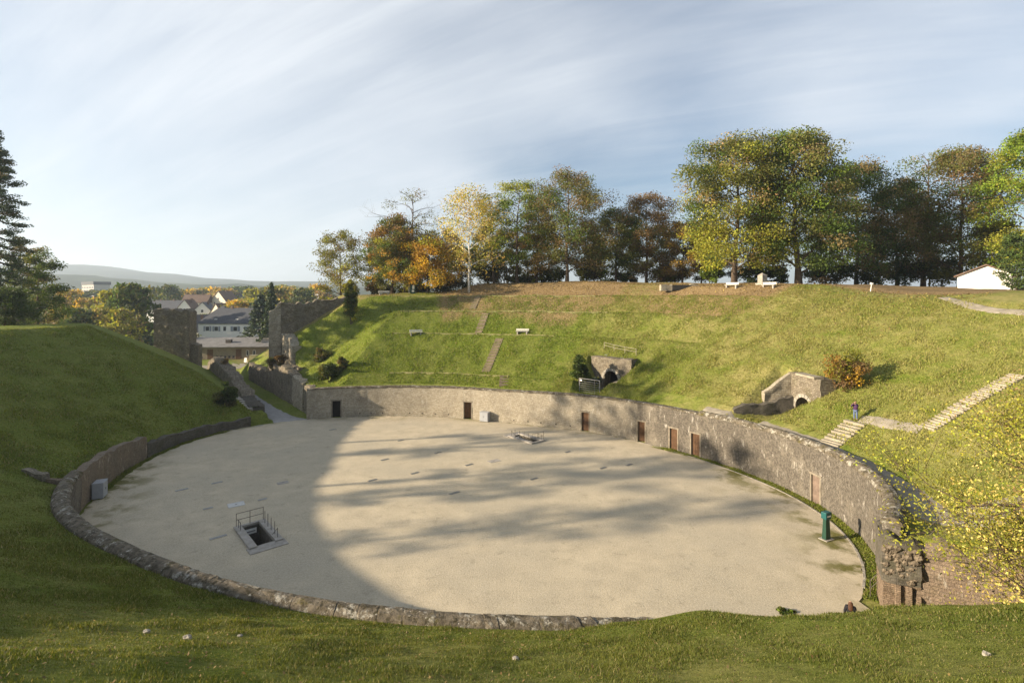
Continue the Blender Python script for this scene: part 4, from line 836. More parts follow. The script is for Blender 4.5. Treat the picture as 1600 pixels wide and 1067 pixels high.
tree_px(645, 110, 294, 112, 'tall half-bare tree with thin dark upper twigs behind the orange maples', 2, cb=.12, pal=(('olive', 3), ('brown', 2), ('rust', 1)), leaves=5200, leaf=.26, bare=.38, twigs=4, nl=26, dense=.4)
tree_px(612, 106, 340, 78, 'green and orange tree at the left edge of the grove', 3, cb=.10, pal=(('olive', 3), ('green', 3), ('orange', 1), ('ygreen', 1)), leaves=6500, leaf=.28, top=('rust', .7))
tree_px(668, 105, 376, 84, 'low golden orange maple below the half-bare tree', 4, cb=.10, pal=(('gold', 3), ('orange', 2), ('ygreen', 2)), leaves=5200, leaf=.28, dense=.6)
tree_px(632, 109, 372, 70, 'yellow-green maple behind the information sign', 43, cb=.08, pal=(('ygreen', 3), ('olive', 2), ('gold', 1)), leaves=4800, leaf=.28, dense=.6)
tree_px(733, 103, 290, 104, 'pale yellow birch with a white trunk at the edge of the mound', 5, name='birch_tree', bark=M_BIRCH, cb=.30, pal=(('pale', 4), ('gold', 1), ('ygreen', 2), ('tan', 1)), leaves=7000, leaf=.18, dense=.45, hang=.7, nl=24, tr=.22, twigs=2)
tree_px(772, 113, 305, 66, 'slender olive tree close behind the birch', 6, cb=.22, pal=(('olive', 3), ('ygreen', 1), ('tan', 1)), leaves=3400, leaf=.25, dense=.3, twigs=2)
tree_px(808, 111, 287, 84, 'tall fresh green tree with open crown right of the birch', 7, cb=.22, pal=(('bright', 2), ('green', 3), ('olive', 1)), leaves=5200, leaf=.26, dense=.35, top=('ygreen', .86), twigs=1)
tree_px(838, 113, 318, 58, 'thin orange-leaved tree left of the large brown tree', 8, cb=.12, pal=(('orange', 2), ('gold', 2), ('rust', 2), ('olive', 2)), leaves=3200, leaf=.25, dense=.3, twigs=1)
tree_px(886, 107, 272, 124, 'large round brown-green tree in the middle of the grove', 9, cb=.08, pal=(('olive', 4), ('brown', 3), ('green', 2), ('rust', 1)), leaves=11500, leaf=.27, dense=.8, nl=24)
tree_px(962, 112, 328, 80, 'green tree between the large brown tree and the rust-topped tree', 10, cb=.06, pal=(('green', 3), ('olive', 3), ('ygreen', 1)), leaves=6000, leaf=.26, dense=.6)
tree_px(1010, 111, 304, 100, 'rust-topped tree right of the large brown tree', 11, cb=.06, pal=(('olive', 3), ('brown', 2), ('rust', 2)), leaves=8000, leaf=.26, dense=.6, top=('rust', .68))
tree_px(1066, 108, 345, 66, 'small tan and yellow tree left of the big rim trees', 12, cb=.12, pal=(('tan', 3), ('gold', 1), ('olive', 2), ('brown', 2)), leaves=4500, leaf=.25, dense=.5)
tree_px(1096, 109, 366, 60, 'low dark brown tree tucked behind the left big tree', 13, cb=.08, pal=(('brown', 4), ('rust', 1), ('dark', 2)), leaves=4200, leaf=.26, dense=.6)
tree_px(1147, 91, 218, 156, 'left one of the two biggest trees, yellow-green with a thick trunk', 14, cb=.11, pal=(('olive', 4), ('green', 3), ('ygreen', 2), ('tan', 1)), leaves=15500, leaf=.30, dense=.75, nl=28, tr=.48, low=('ygreen', .4))
tree_px(1248, 89, 210, 148, 'right one of the two biggest trees, dense green with a dark short trunk', 15, cb=.07, pal=(('olive', 4), ('green', 4), ('bright', 1), ('brown', 1)), leaves=17000, leaf=.30, dense=.95, nl=28, tr=.55)
tree_px(1338, 103, 260, 132, 'dark round tree right of the two biggest trees', 16, cb=.08, pal=(('dark', 4), ('green', 1), ('brown', 2)), leaves=11000, leaf=.30, dense=.9)
tree_px(1402, 106, 285, 100, 'dark brown-green tree between the round dark tree and the bare one', 17, cb=.08, pal=(('brown', 3), ('dark', 3), ('olive', 2)), leaves=8500, leaf=.28, dense=.7)
tree_px(1442, 113, 236, 90, 'bare-topped tree rising behind the brown-green trees on the right', 18, cb=.2, pal=(('olive', 3), ('tan', 2)), leaves=2600, leaf=.24, bare=.45, twigs=4, nl=26, dense=.3)
tree_px(1500, 95, 235, 138, 'tall brown-green tree behind the white house', 19, cb=.05, pal=(('olive', 4), ('brown', 3), ('rust', 1), ('green', 2)), leaves=14000, leaf=.29, dense=.9, nl=26)
tree_px(1612, 83, 205, 130, 'bright green tree cut by the right edge above the white house', 20, cb=.12, pal=(('bright', 4), ('ygreen', 2), ('green', 2)), leaves=10000, leaf=.27, dense=.7, low=('ygreen', .45))
tree_px(1588, 72, 366, 46, 'dark columnar yew right beside the white house', 21, name='yew_tree', leafm=M_NEEDLE, cb=.03, pal=(('dark', 4), ('green', 1)), leaves=7000, leaf=.14, dense=1.4, style='column', nl=20)
fill = [tree_parts(30+k, 15, 8.5, cb=.16, pal=p_, leaves=3800, leaf=.27, dense=.35, tr=.17, nl=15) for k, p_ in enumerate([(('olive', 3), ('green', 2)), (('brown', 3), ('olive', 2), ('rust', 1)), (('dark', 3), ('olive', 2), ('ygreen', 1))])]
FL = [(592, 120, 'rim tree showing in the gap right of the lone olive tree'), (702, 122, 'slim rim tree in the gap left of the birch trunk'), (722, 128, 'slim tree seen just left of the birch'), (757, 121, 'slim tree seen just right of the birch'),
      (787, 126, 'slim tree behind the fresh green tree'), (824, 120, 'slim tree left of the thin orange tree'), (856, 124, 'slim tree behind the left side of the large brown tree'), (916, 121, 'slim tree behind the right side of the large brown tree'),
      (938, 127, 'slim tree in the gap right of the large brown tree'), (985, 122, 'slim tree left of the rust-topped tree'), (1034, 120, 'slim tree right of the rust-topped tree'), (1118, 112, 'dark tree behind the left big tree, left side'), (1196, 110, 'dark tree in the gap between the two biggest trees'),
      (1290, 112, 'dark tree behind the right big tree'), (1372, 115, 'dark tree behind the round dark tree'), (1452, 110, 'dark tree left of the tall brown-green tree'), (1550, 104, 'dark tree behind the white house roof')]
for k, (u_, Y_, lb) in enumerate(FL):
    X_ = (u_-800)/F*Y_; place_tree(fill[k % 3 if u_ < 1100 else 2], (X_, Y_, hz(X_, Y_)-.2), lb, rz=k*1.7, sc_=(1, 1, 1+.12*math.sin(k*2.2)), group='background trees of the rim grove')
# undergrowth, hedges and single bushes
def bush(u, v, wpx, hpx, label, seed, pal, Y=None, leaves=2500, leaf=.16, name='bush', group=None, dep=None, leafm=None, cat='bush', lumps=26, wild=.25):
    p = G(u, v) if Y is None else Vector(((u-800)/F*Y, Y, 0)); Y_ = p.y; z = hz(p.x, p.y)-.1; w, h = wpx/F*Y_, hpx/F*Y_; d = dep or w*.7; rs = np.random.default_rng(seed)
    o = thing(name, label, cat, (p.x, p.y, z), 0, group); g = rs.normal(size=(lumps, 3)); g /= np.linalg.norm(g, axis=1, keepdims=True); g *= rs.random((lumps, 1))**.4*(1+wild*rs.normal(size=(lumps, 1))*.6)
    cen = g*np.array([w/2*.82, d/2*.82, h/2*.84])+np.array([0, 0, h*.5]); names = [q[0] for q in pal]; wt = np.array([q[1] for q in pal], float); pc = np.array([PAL[names[i]] for i in rs.choice(len(names), lumps, p=wt/wt.sum())])*rs.uniform(.7, 1.25, (lumps, 1))
    link('foliage', leaf_mesh('foliage', cen, np.full(lumps, min(w, h, d)*.26)*rs.uniform(.6, 1.2, lumps), pc, leaves, leaf, rs, .8), leafm or M_LEAF, o)
    st = MB()
    for k in range(7): q = cen[k]; st.tube([(q[0]*.15, q[1]*.15, -.3), (q[0]*.5, q[1]*.5, max(.1, q[2]*.55)), (q[0], q[1], max(.2, q[2]))], [.05, .035, .01], 4, False)
    st.build('stem', M_BARK, o); return o
bush(549, 507, 26, 62, 'tall narrow green bush on the far slope beside the left end', 101, (('green', 3), ('olive', 2), ('ygreen', 1)), leaves=8000, leaf=.14, lumps=80, wild=.1)
bush(516, 596, 46, 34, 'dense dark bush at the foot of the ruined cavea end wall', 102, (('dark', 2), ('green', 2), ('olive', 2)), leaves=3600, leaf=.15)
bush(500, 566, 30, 22, 'small dark bush above the dense bush by the ruined end wall', 103, (('dark', 2), ('brown', 1), ('olive', 2)), leaves=1800, leaf=.15)
bush(534, 580, 22, 24, 'scrubby olive bush to the right of the dense dark bush', 104, (('olive', 2), ('brown', 2), ('dark', 1)), leaves=1500, leaf=.14)
bush(1328, 606, 74, 58, 'red and orange autumn shrub on the right slope above the vaulted passage', 105, (('rust', 3), ('orange', 2), ('gold', 1), ('ygreen', 1), ('olive', 1)), leaves=4200, leaf=.12, lumps=40)
bush(905, 600, 34, 50, 'dark green bush left of the small vaulted entrance', 107, (('green', 3), ('dark', 2)), leaves=3000, leaf=.15)
bush(925, 569, 34, 10, 'grey-green ivy hanging over the left of the small vault', 108, (('olive', 1), ('blue', 2)), Y=73.0, leaves=900, leaf=.13)
bush(972, 569, 26, 10, 'grey-green ivy hanging over the right of the small vault', 109, (('olive', 1), ('blue', 2)), Y=71.5, leaves=700, leaf=.13)
bush(1228, 960, 34, 12, 'leafy green weeds at the edge of the near bank', 116, (('bright', 2), ('green', 2), ('olive', 1)), leaves=1500, leaf=.07, dep=.8)
bush(812, 440, 12, 9, 'small red shrub on the crest of the leaf-covered mound', 110, (('red', 2), ('rust', 1)), leaves=700, leaf=.14)
bush(356, 636, 40, 40, 'dark thicket beside the ruined wall at the left mound end', 111, (('dark', 3), ('green', 2), ('olive', 1)), leaves=4200, leaf=.15)
bush(350, 598, 26, 30, 'brownish creeper on the top of the left ruined passage wall', 112, (('brown', 2), ('olive', 2), ('rust', 1)), Y=97, leaves=1500, leaf=.16)
bush(432, 588, 46, 24, 'reddish brown scrub on the top of the right passage wall', 113, (('rust', 2), ('brown', 3), ('olive', 2)), Y=92, leaves=2800, leaf=.15, dep=2)
bush(512, 462, 46, 26, 'golden green bush at the end of the ruined tower wall', 114, (('olive', 2), ('ygreen', 2), ('gold', 1)), Y=103, leaves=2600, leaf=.2)
bush(548, 462, 34, 26, 'yellow-green bush beside the lone olive tree', 115, (('ygreen', 2), ('olive', 3)), Y=106, leaves=2200, leaf=.2)
GROVE = ['orange maples', 'birch trunk', 'fresh green tree', 'thin orange tree', 'large brown tree', 'left of the rust-topped tree', 'rust-topped tree', 'tan and yellow tree']
for k, u_ in enumerate((650, 702, 765, 815, 862, 925, 978, 1052)):
    bush(u_, 0, 62, 24+8*(k % 3), 'dark undergrowth on the crest behind the '+GROVE[k] if k != 5 else 'dark undergrowth on the crest '+GROVE[k], 160+k, (('olive', 2), ('dark', 2), ('brown', 1), ('ygreen', 1)), Y=117, leaves=2400, leaf=.24)
for k, (u_, w_, h_, pl, lb) in enumerate([(1112, 44, 44, (('bright', 3), ('green', 2)), 'bright green bush left of the thick rim trunk'), (1172, 50, 40, (('green', 3), ('dark', 2)), 'green bush right of the thick rim trunk'), (1215, 40, 34, (('dark', 3), ('green', 1)), 'dark bush behind the stone monument'),
        (1290, 70, 40, (('dark', 3), ('brown', 1)), 'dark undergrowth right of the right big trunk'), (1352, 70, 48, (('dark', 3), ('olive', 1)), 'dark undergrowth behind the leaning post'), (1415, 66, 50, (('dark', 3), ('brown', 2)), 'dark undergrowth left of the tall brown-green tree'),
        (1470, 60, 56, (('olive', 2), ('green', 2)), 'olive undergrowth left of the white house'), (590, 40, 22, (('olive', 2), ('rust', 2)), 'low rusty bush behind the weathered bench'), (1040, 70, 34, (('brown', 3), ('olive', 2)), 'brown undergrowth behind the stone trough')]):
    bush(u_, 0, w_, h_, lb, 130+k, pl, Y=101 if u_ > 1090 else 112, leaves=2600, leaf=.22)
def hedge(pts, h, th_, label, seed, pal):
    rs = np.random.default_rng(seed); L = sum((Vector(pts[i+1])-Vector(pts[i])).length for i in range(len(pts)-1)); n = int(L*5); cen = []
    for k in range(n):
        t_ = rs.random()*(len(pts)-1); i = int(t_); q = Vector(pts[i]).lerp(Vector(pts[i+1]), t_-i); cen.append((q.x+rs.normal()*th_*.25, q.y+rs.normal()*th_*.25, hz(q.x, q.y)+rs.random()*h*.9))
    cen = np.array(cen); o0 = cen[0].copy(); o = thing('hedge', label, 'hedge', tuple(o0)); names = [q[0] for q in pal]; pc = np.array([PAL[names[i]] for i in rs.integers(0, len(names), n)])*rs.uniform(.75, 1.2, (n, 1))
    link('foliage', leaf_mesh('foliage', cen-o0, np.full(n, th_*.5), pc, n*70, .16, rs, .9), M_LEAF, o)
hedge([(-47, 112), (-39, 110.5), (-33, 109)], 1.3, .8, 'clipped green hedge on top of the ruined tower wall', 151, (('olive', 1), ('green', 1)))
hedge([(-30.5, 112), (-22, 113)], 1.5, .8, 'dark hedge behind the weathered bench', 152, (('brown', 1), ('olive', 1), ('dark', 1)))
# the near tree that leans into the picture on the right
place_tree(tree_parts(77, 13.0, 15.0, cb=.10, pal=(('pale', 2), ('ygreen', 6), ('olive', 2), ('tan', 1)), leaves=95000, leaf=.064, nl=52, dense=0, twigs=8, flat=.6, up=.2, tr=.34), (26.8, 20.4, hz(26.8, 20.4)-.2), 'yellow-leaved tree leaning in at the right edge above the near gate', 'autumn_tree', 0.6)
# left edge
tree_px(-6, 84, 205, 124, 'tall dark spruce with feathery branches cut by the left edge', 81, name='spruce_tree', leafm=M_NEEDLE, cb=.04, pal=(('dark', 5), ('blue', 2), ('brown', 1)), leaves=15000, leaf=.22, style='cone', dense=.5, nl=60, flat=.35, group=None)
tree_px(62, 92, 396, 84, 'dark green tree on the left mound beside the spruce', 82, cb=.10, pal=(('green', 3), ('dark', 2), ('olive', 1)), leaves=6500, leaf=.24, dense=.6, group=None)
tree_px(38, 104, 372, 60, 'brownish tree close behind the spruce', 83, cb=.10, pal=(('olive', 2), ('brown', 2)), leaves=4500, leaf=.24, dense=.5, group=None)
tree_px(8, 74, 452, 70, 'low dark spreading tree under the spruce', 84, cb=.06, pal=(('dark', 3), ('green', 1)), leaves=4500, leaf=.22, dense=.6, group=None)

# ------------------------------------------------------------ hills and town beyond
def hills(name, ridge, y0, y1, mt, seed):
    """a ridge whose crest follows (u, v) pairs of the photograph at depth y1"""
    U = np.linspace(-2600, 3400, 260); ks = np.array(ridge, float); crest = EYE-(np.interp(U, ks[:, 0], ks[:, 1])-V0)/F*y1
    q = np.linspace(0, 1.5, 26); Xc = (U-800)/F*y1; P = np.zeros((len(U), len(q), 3))
    for j, t_ in enumerate(q):
        Y = y0+(y1-y0)*t_; f = math.sin(min(1, t_)*math.pi/2)**1.3 if t_ <= 1 else 1-(t_-1)*.9
        P[:, j, 0] = Xc*(0.8+0.2*t_); P[:, j, 1] = Y; P[:, j, 2] = -14+(crest+14)*f+(14*fbm(Xc*.004, Y*.004+0*Xc, seed, 4)+5*fbm(Xc*.03, Y*.03+0*Xc, seed+5, 3))*f*.6
    idx = np.arange(P.shape[0]*P.shape[1]).reshape(P.shape[:2]); qd = np.stack([idx[:-1, :-1], idx[1:, :-1], idx[1:, 1:], idx[:-1, 1:]], -1).reshape(-1, 4)
    return struct(link(name, fastmesh(name, P.reshape(-1, 3), qd.ravel(), np.full(len(qd), 4), smooth=True), mt))
M_WOOD = mat('forest_hill', (0.075, 0.085, 0.035), 0.5, 0.012, col2=(0.035, 0.045, 0.018), rough=1, bump=1.0, bscale=.03, spec=0)
hills('hills', [(-2600, 425), (-300, 412), (60, 419), (110, 416), (160, 416), (230, 424), (290, 429), (330, 436), (420, 440), (520, 441), (700, 448), (1400, 450), (3400, 440)], 1500, 3600, M_WOOD, 3)
hills('foothills', [(-2600, 440), (60, 436), (140, 432), (230, 441), (300, 445), (360, 447), (460, 449), (700, 455), (3400, 455)], 900, 1900, M_WOOD, 8)
def window(o, parent_name, M, x, z, w, h, shut=None, depth=.06, frame=M_WHITE):
    f = MB().box(x-w/2, x+w/2, -depth, -.004, z, z+h, M).build('window', frame, o); p = MB().box(x-w/2+.1, x+w/2-.1, -depth-.02, -depth-.004, z+.1, z+h-.1, M).build('pane', M_GLASS, f)
    if shut:
        for sx in (-1, 1): MB().box(x+sx*(w/2+shut/2+.03)-shut/2, x+sx*(w/2+shut/2+.03)+shut/2, -.09, -.004, z-.05, z+h+.05, M).build('shutter', M_SHUT, o)
def house(name, label, loc, rz, w, d, he, hr, wall, roof, wins=(), chim=(), hip=0.0, over=.35, ridge='x', group=None, zb=-3, cat='house', pents=()):
    """gabled house; local front at y=0 facing -y, ridge along x (eaves to the front) or along y (gable to the front)"""
    o = thing(name, label, cat, loc, rz, group); I = Matrix()
    b = MB()
    if ridge == 'x':
        b.add([(-w/2,0,zb),(w/2,0,zb),(w/2,d,zb),(-w/2,d,zb),(-w/2,0,he),(w/2,0,he),(w/2,d,he),(-w/2,d,he),(-w/2+hip,d/2,hr-.1),(w/2-hip,d/2,hr-.1)], [(0,1,5,4),(1,2,6,9,5),(2,3,7,6),(3,0,4,8,7)])
    else: b.add([(-w/2,0,zb),(w/2,0,zb),(w/2,d,zb),(-w/2,d,zb),(-w/2,0,he),(w/2,0,he),(w/2,d,he),(-w/2,d,he),(0,0,hr-.1),(0,d,hr-.1)], [(0,1,5,8,4),(1,2,6,5),(2,3,7,9,6),(3,0,4,7)])
    b.build('wall', wall, o); r = MB(); t_ = .18; sl = (hr-he)/((d if ridge == 'x' else w)/2); ez = he-over*sl
    if ridge == 'x':
        e = over; A = [(-w/2-e,-e,ez),(w/2+e,-e,ez),(w/2+e,d+e,ez),(-w/2-e,d+e,ez),(-w/2+hip-(0 if hip else e),d/2,hr),(w/2-hip+(0 if hip else e),d/2,hr)]; fs = [(0,1,5,4),(2,3,4,5),(1,2,5),(3,0,4)]
    else:
        e = over; A = [(-w/2-e,-e,ez),(-w/2-e,d+e,ez),(w/2+e,d+e,ez),(w/2+e,-e,ez),(0,-e,hr),(0,d+e,hr)]; fs = [(0,4,5,1),(4,3,2,5)]
    n = len(A); r.add(A+[(x, y, z+t_) for x, y, z in A], [f[::-1] for f in fs]+[tuple(i+n for i in f) for f in fs]+([(0,6,7,1),(1,7,8,2),(2,8,9,3),(3,9,6,0)] if ridge == 'x' else [(0,6,10,4),(4,10,9,3),(3,9,8,2),(2,8,11,5),(5,11,7,1),(1,7,6,0)]))
    ro = r.build('roof', roof, o)
    for (x, y, z) in chim: MB().box(x-.35, x+.35, y-.35, y+.35, z-1.2, z+.7).build('chimney', M_TILE, ro)
    for (x, z, ww, hh, sh) in wins: window(o, '', I, x, z, ww, hh, sh)
    for (x, y, z, s_) in pents:
        dm = MB().box(x-s_, x+s_, y, y+2.2, z, z+2.0*s_).build('dormer', M_WHITE, ro); MB().box(x-s_*.55, x+s_*.55, y-.05, y-.005, z+.3*s_, z+1.6*s_).build('dormer_window', M_GLASS, ro)
    return o
def hx(u, Y): return (u-800)/F*Y
# low ticket building behind the gate
YB = 143.0; xb0, xb1 = hx(290, YB), hx(440, YB+3); bw = xb1-xb0
tbd = thing('ticket_building', 'long low stone building with a grey pent roof behind the gate passage', 'building', ((xb0+xb1)/2, YB, 0), rad(5))
MB().box(-bw/2, bw/2, 0, 7, -1, 3.5).build('wall', masonry('tan_masonry', (0.38, 0.31, 0.215), (0.28, 0.225, 0.155), (0.33, 0.28, 0.21), 0.4, 0.2, soot=0.2), tbd)
mb = MB(); mb.add([(x, y, z+t_) for t_ in (0, .22) for x, y, z in ((-bw/2-.5,-1.0,3.3),(bw/2+.5,-1.0,3.3),(bw/2+.5,7.5,5.3),(-bw/2-.5,7.5,5.3))], [(3,2,1,0),(4,5,6,7),(0,1,5,4),(1,2,6,5),(2,3,7,6),(3,0,4,7)]); rf_ = mb.build('roof', mat('grey_roofing', (0.20, 0.19, 0.18), 0.25, .8, rough=.8), tbd)
MB().box(-2.5, -1.1, 2.2, 3.4, 4.0, 5.2).build('roof_vent', M_STEEL, rf_)
for x in (-5.6, 2.0): dd = MB().box(x-.75, x+.75, -.06, -.004, -.9, 2.7).build('door', M_DOOR, tbd); MB().box(x+.45, x+.55, -.1, -.065, .9, 1.1).build('handle', M_STEEL, dd)
for x in (4.4, 6.2): window(tbd, '', Matrix(), x, .9, .75, 1.5)
M_CHAIR = mat('black_plastic', (0.02, 0.02, 0.022), 0.1, 3, rough=.5, bump=0)
for k, x in enumerate([-11.5, -10.3, -9.0, -7.7, -3.6, -2.5, -1.4, -.3, .8]):
    w_ = tbd.matrix_world; q = Matrix.Translation(tbd.location) @ Matrix.Rotation(rad(5), 4, 'Z') @ Vector((x, -.7, 0)); q.z = hz(q.x, q.y)+.05
    o = thing('chair', ('first', 'second', 'third', 'fourth', 'fifth', 'sixth', 'seventh', 'eighth', 'ninth')[k]+' black chair from the left along the ticket building wall', 'chair', q, rad(5), 'row of black chairs at the ticket building')
    MB().box(-.28, .28, -.28, .28, .42, .48).build('seat', M_CHAIR, o); MB().box(-.28, .28, .24, .3, .48, .98).build('backrest', M_CHAIR, o)
    for sx in (-.24, .24):
        for sy in (-.24, .24): MB().box(sx-.025, sx+.025, sy-.025, sy+.025, 0, .42).build('leg', M_CHAIR, o)
q = Vector((hx(397, 137), 137, 0)); q.z = hz(q.x, q.y); o = thing('display_board', 'pale yellow display stand in front of the ticket building', 'display', q, rad(8))
MB().box(-1.0, 1.0, -.5, .5, .35, 1.75).build('box', mat('pale_yellow', (0.55, 0.48, 0.24), .1, 2), o, bevel=.03); MB().box(-1.05, 1.05, -.55, .55, 1.755, 1.83).build('lid', M_OLDWOOD, o)
for sx in (-.8, .8): MB().box(sx-.06, sx+.06, -.4, .4, -.2, .35).build('foot', M_STEEL, o)
q = Vector((hx(384, 136), 136, 0)); q.z = hz(q.x, q.y); o = thing('sandwich_board', 'white A-frame board left of the yellow display stand', 'sign', q, rad(-10))
for s_ in (-1, 1): MB().box(-.35, .35, -.02, .02, 0, 1.25, Matrix.Translation((0, s_*.3, -.03)) @ Matrix.Rotation(s_*.24, 4, 'X')).build('panel', M_WHITE, o)
# villa and town houses
house('villa', 'white villa with dark slate hipped roof and grey shutters behind the low building', (hx(357, 182), 182, 1.7), rad(-6), 23, 10, 6.4, 11.4, M_WHITE, M_SLATE, [(-8.0, 3.4, 1.5, 1.7, .7), (-4.6, 3.4, 1.5, 1.7, .7), (-1.4, 3.4, 1.2, 1.7, None), (2.6, 3.4, 1.6, 1.7, .9), (7.6, 3.4, 1.6, 1.7, .9)], [(-2, 5, 11.6)], hip=4, over=.4, pents=[(-5.5, .9, 6.6, .55), (2.5, .9, 6.6, .55), (7.5, .9, 6.6, .55)])
house('house', 'slate-roofed pavilion joined to the left of the villa', (hx(336, 184), 184, 1.7), rad(-6), 8, 9, 6.5, 12.2, M_WHITE, M_SLATE, [(-2, 3.4, 1.4, 1.7, .6), (2, 3.4, 1.4, 1.7, .6)], hip=3.6, over=.8, pents=[(0, .8, 6.9, .5)])
house('house', 'slate-roofed house with a dark chimney left of the villa', (hx(302, 188), 188, 0), rad(20), 11, 9, 4.6, 10.5, M_WHITE, M_SLATE, [(-2, 2, 1.2, 1.5, None)], [(2.2, 3, 9.8)], ridge='x')
TH = [(288, 262, 10, 6, 12.5, 'y', M_WHITE, M_TILE, 8, 'white gabled house furthest left of the pair above the villa'), (316, 255, 10.5, 5.6, 11.3, 'y', M_WHITE, M_SLATE, 14, 'white gabled house with a small attic window above the villa'), (337, 248, 10, 5, 10.8, 'y', M_CREAM, M_TILE, -24, 'cream gabled house with skylights in a dark roof above the villa'),
      (303, 335, 16, 9, 14, 'x', M_CREAM, M_TILE, 5, 'long cream house with a row of chimneys behind the gabled pair'), (341, 340, 13, 10, 16.5, 'y', M_CREAM, M_TILE, -20, 'tall cream gabled house behind the golden tree'), (252, 300, 20, 5.5, 10.5, 'x', M_WHITE, M_SLATE, -6, 'white house with a broad dark roof left of the gabled houses'),
      (268, 420, 18, 9, 14.5, 'x', M_WHITE, M_SLATE, 3, 'distant white terrace with dark roofs left of the cream house'), (246, 430, 18, 9, 14, 'x', M_WHITE, M_TILE, 0, 'distant white terrace behind the dark conifer'), (158, 300, 13, 6, 9.5, 'y', M_CREAM, M_SLATE, 20, 'low grey-roofed house among trees below the apartment block'),
      (184, 330, 8, 9, 14, 'y', M_WHITE, M_TILE, 0, 'narrow white house gable between trees left of the conifer'), (380, 420, 24, 10, 15, 'x', M_CREAM, M_SLATE, 4, 'distant dark-roofed row above the cedar'), (410, 440, 20, 9.5, 14, 'x', M_WHITE, M_TILE, -4, 'distant dark-roofed house right of the cedar top'),
      (320, 470, 22, 10, 16, 'x', M_CREAM, M_SLATE, 0, 'far cream terrace behind the long cream house'), (362, 300, 10, 5, 10.0, 'y', M_WHITE, M_TILE, 25, 'small white house between the villa roof and the golden tree'), (200, 460, 26, 8, 12, 'x', M_WHITE, M_TILE, 0, 'far white house row left of the conifer top')]
for (u_, Y_, w_, he, hr, rg, wl, rf0, an, lb) in TH:
    x = hx(u_, Y_); ws = [(-w_*.25, he-2.2, 1.2, 1.4, None), (w_*.25, he-2.2, 1.2, 1.4, None)]
    if rg == 'y': ws += [(0, he+.6, 1.2, 1.5, None)]
    elif w_ > 15: ws += [(-w_*.4, he-2.2, 1.2, 1.4, None), (0, he-2.2, 1.2, 1.4, None), (w_*.4, he-2.2, 1.2, 1.4, None)]
    house('house', lb, (x, Y_, 3.2 if Y_ < 290 else 4.5), rad(an), w_, 10, he, hr, wl, rf0, ws, [(w_*.2, 5, hr+.2), (-w_*.22, 5, hr+.2)] if rg == 'x' else [(1.2, 5, hr)], ridge=rg, group='houses of the town')
ab = thing('apartment_block', 'pale flat-roofed apartment block far away on the left', 'building', (hx(137, 600), 600, -5), rad(-32))
MB().box(-17, 17, 0, 16, 0, 36).build('wall', mat('grey_render', (0.46, 0.43, 0.40), .1, .3), ab); MB().box(-17.6, 17.6, -.6, 16.6, 36.01, 39.5).build('roof_storey', M_SLATE, ab); MB().box(-17.3, -17.01, 0.3, 15.7, 4, 35).build('white_gable', M_WHITE, ab)
for r_ in range(8):
    for c_ in range(7): window(ab, '', Matrix(), -14+c_*4.6, 6+r_*3.7, 2.6, 1.8, frame=M_SHUT)
house('tower_block', 'white high-rise sliver behind the lone olive tree', (hx(493, 520), 520, -5), rad(0), 7, 10, 32, 32.3, M_WHITE, M_SLATE, [(0, 26, 2, 1.5, None)], cat='building')
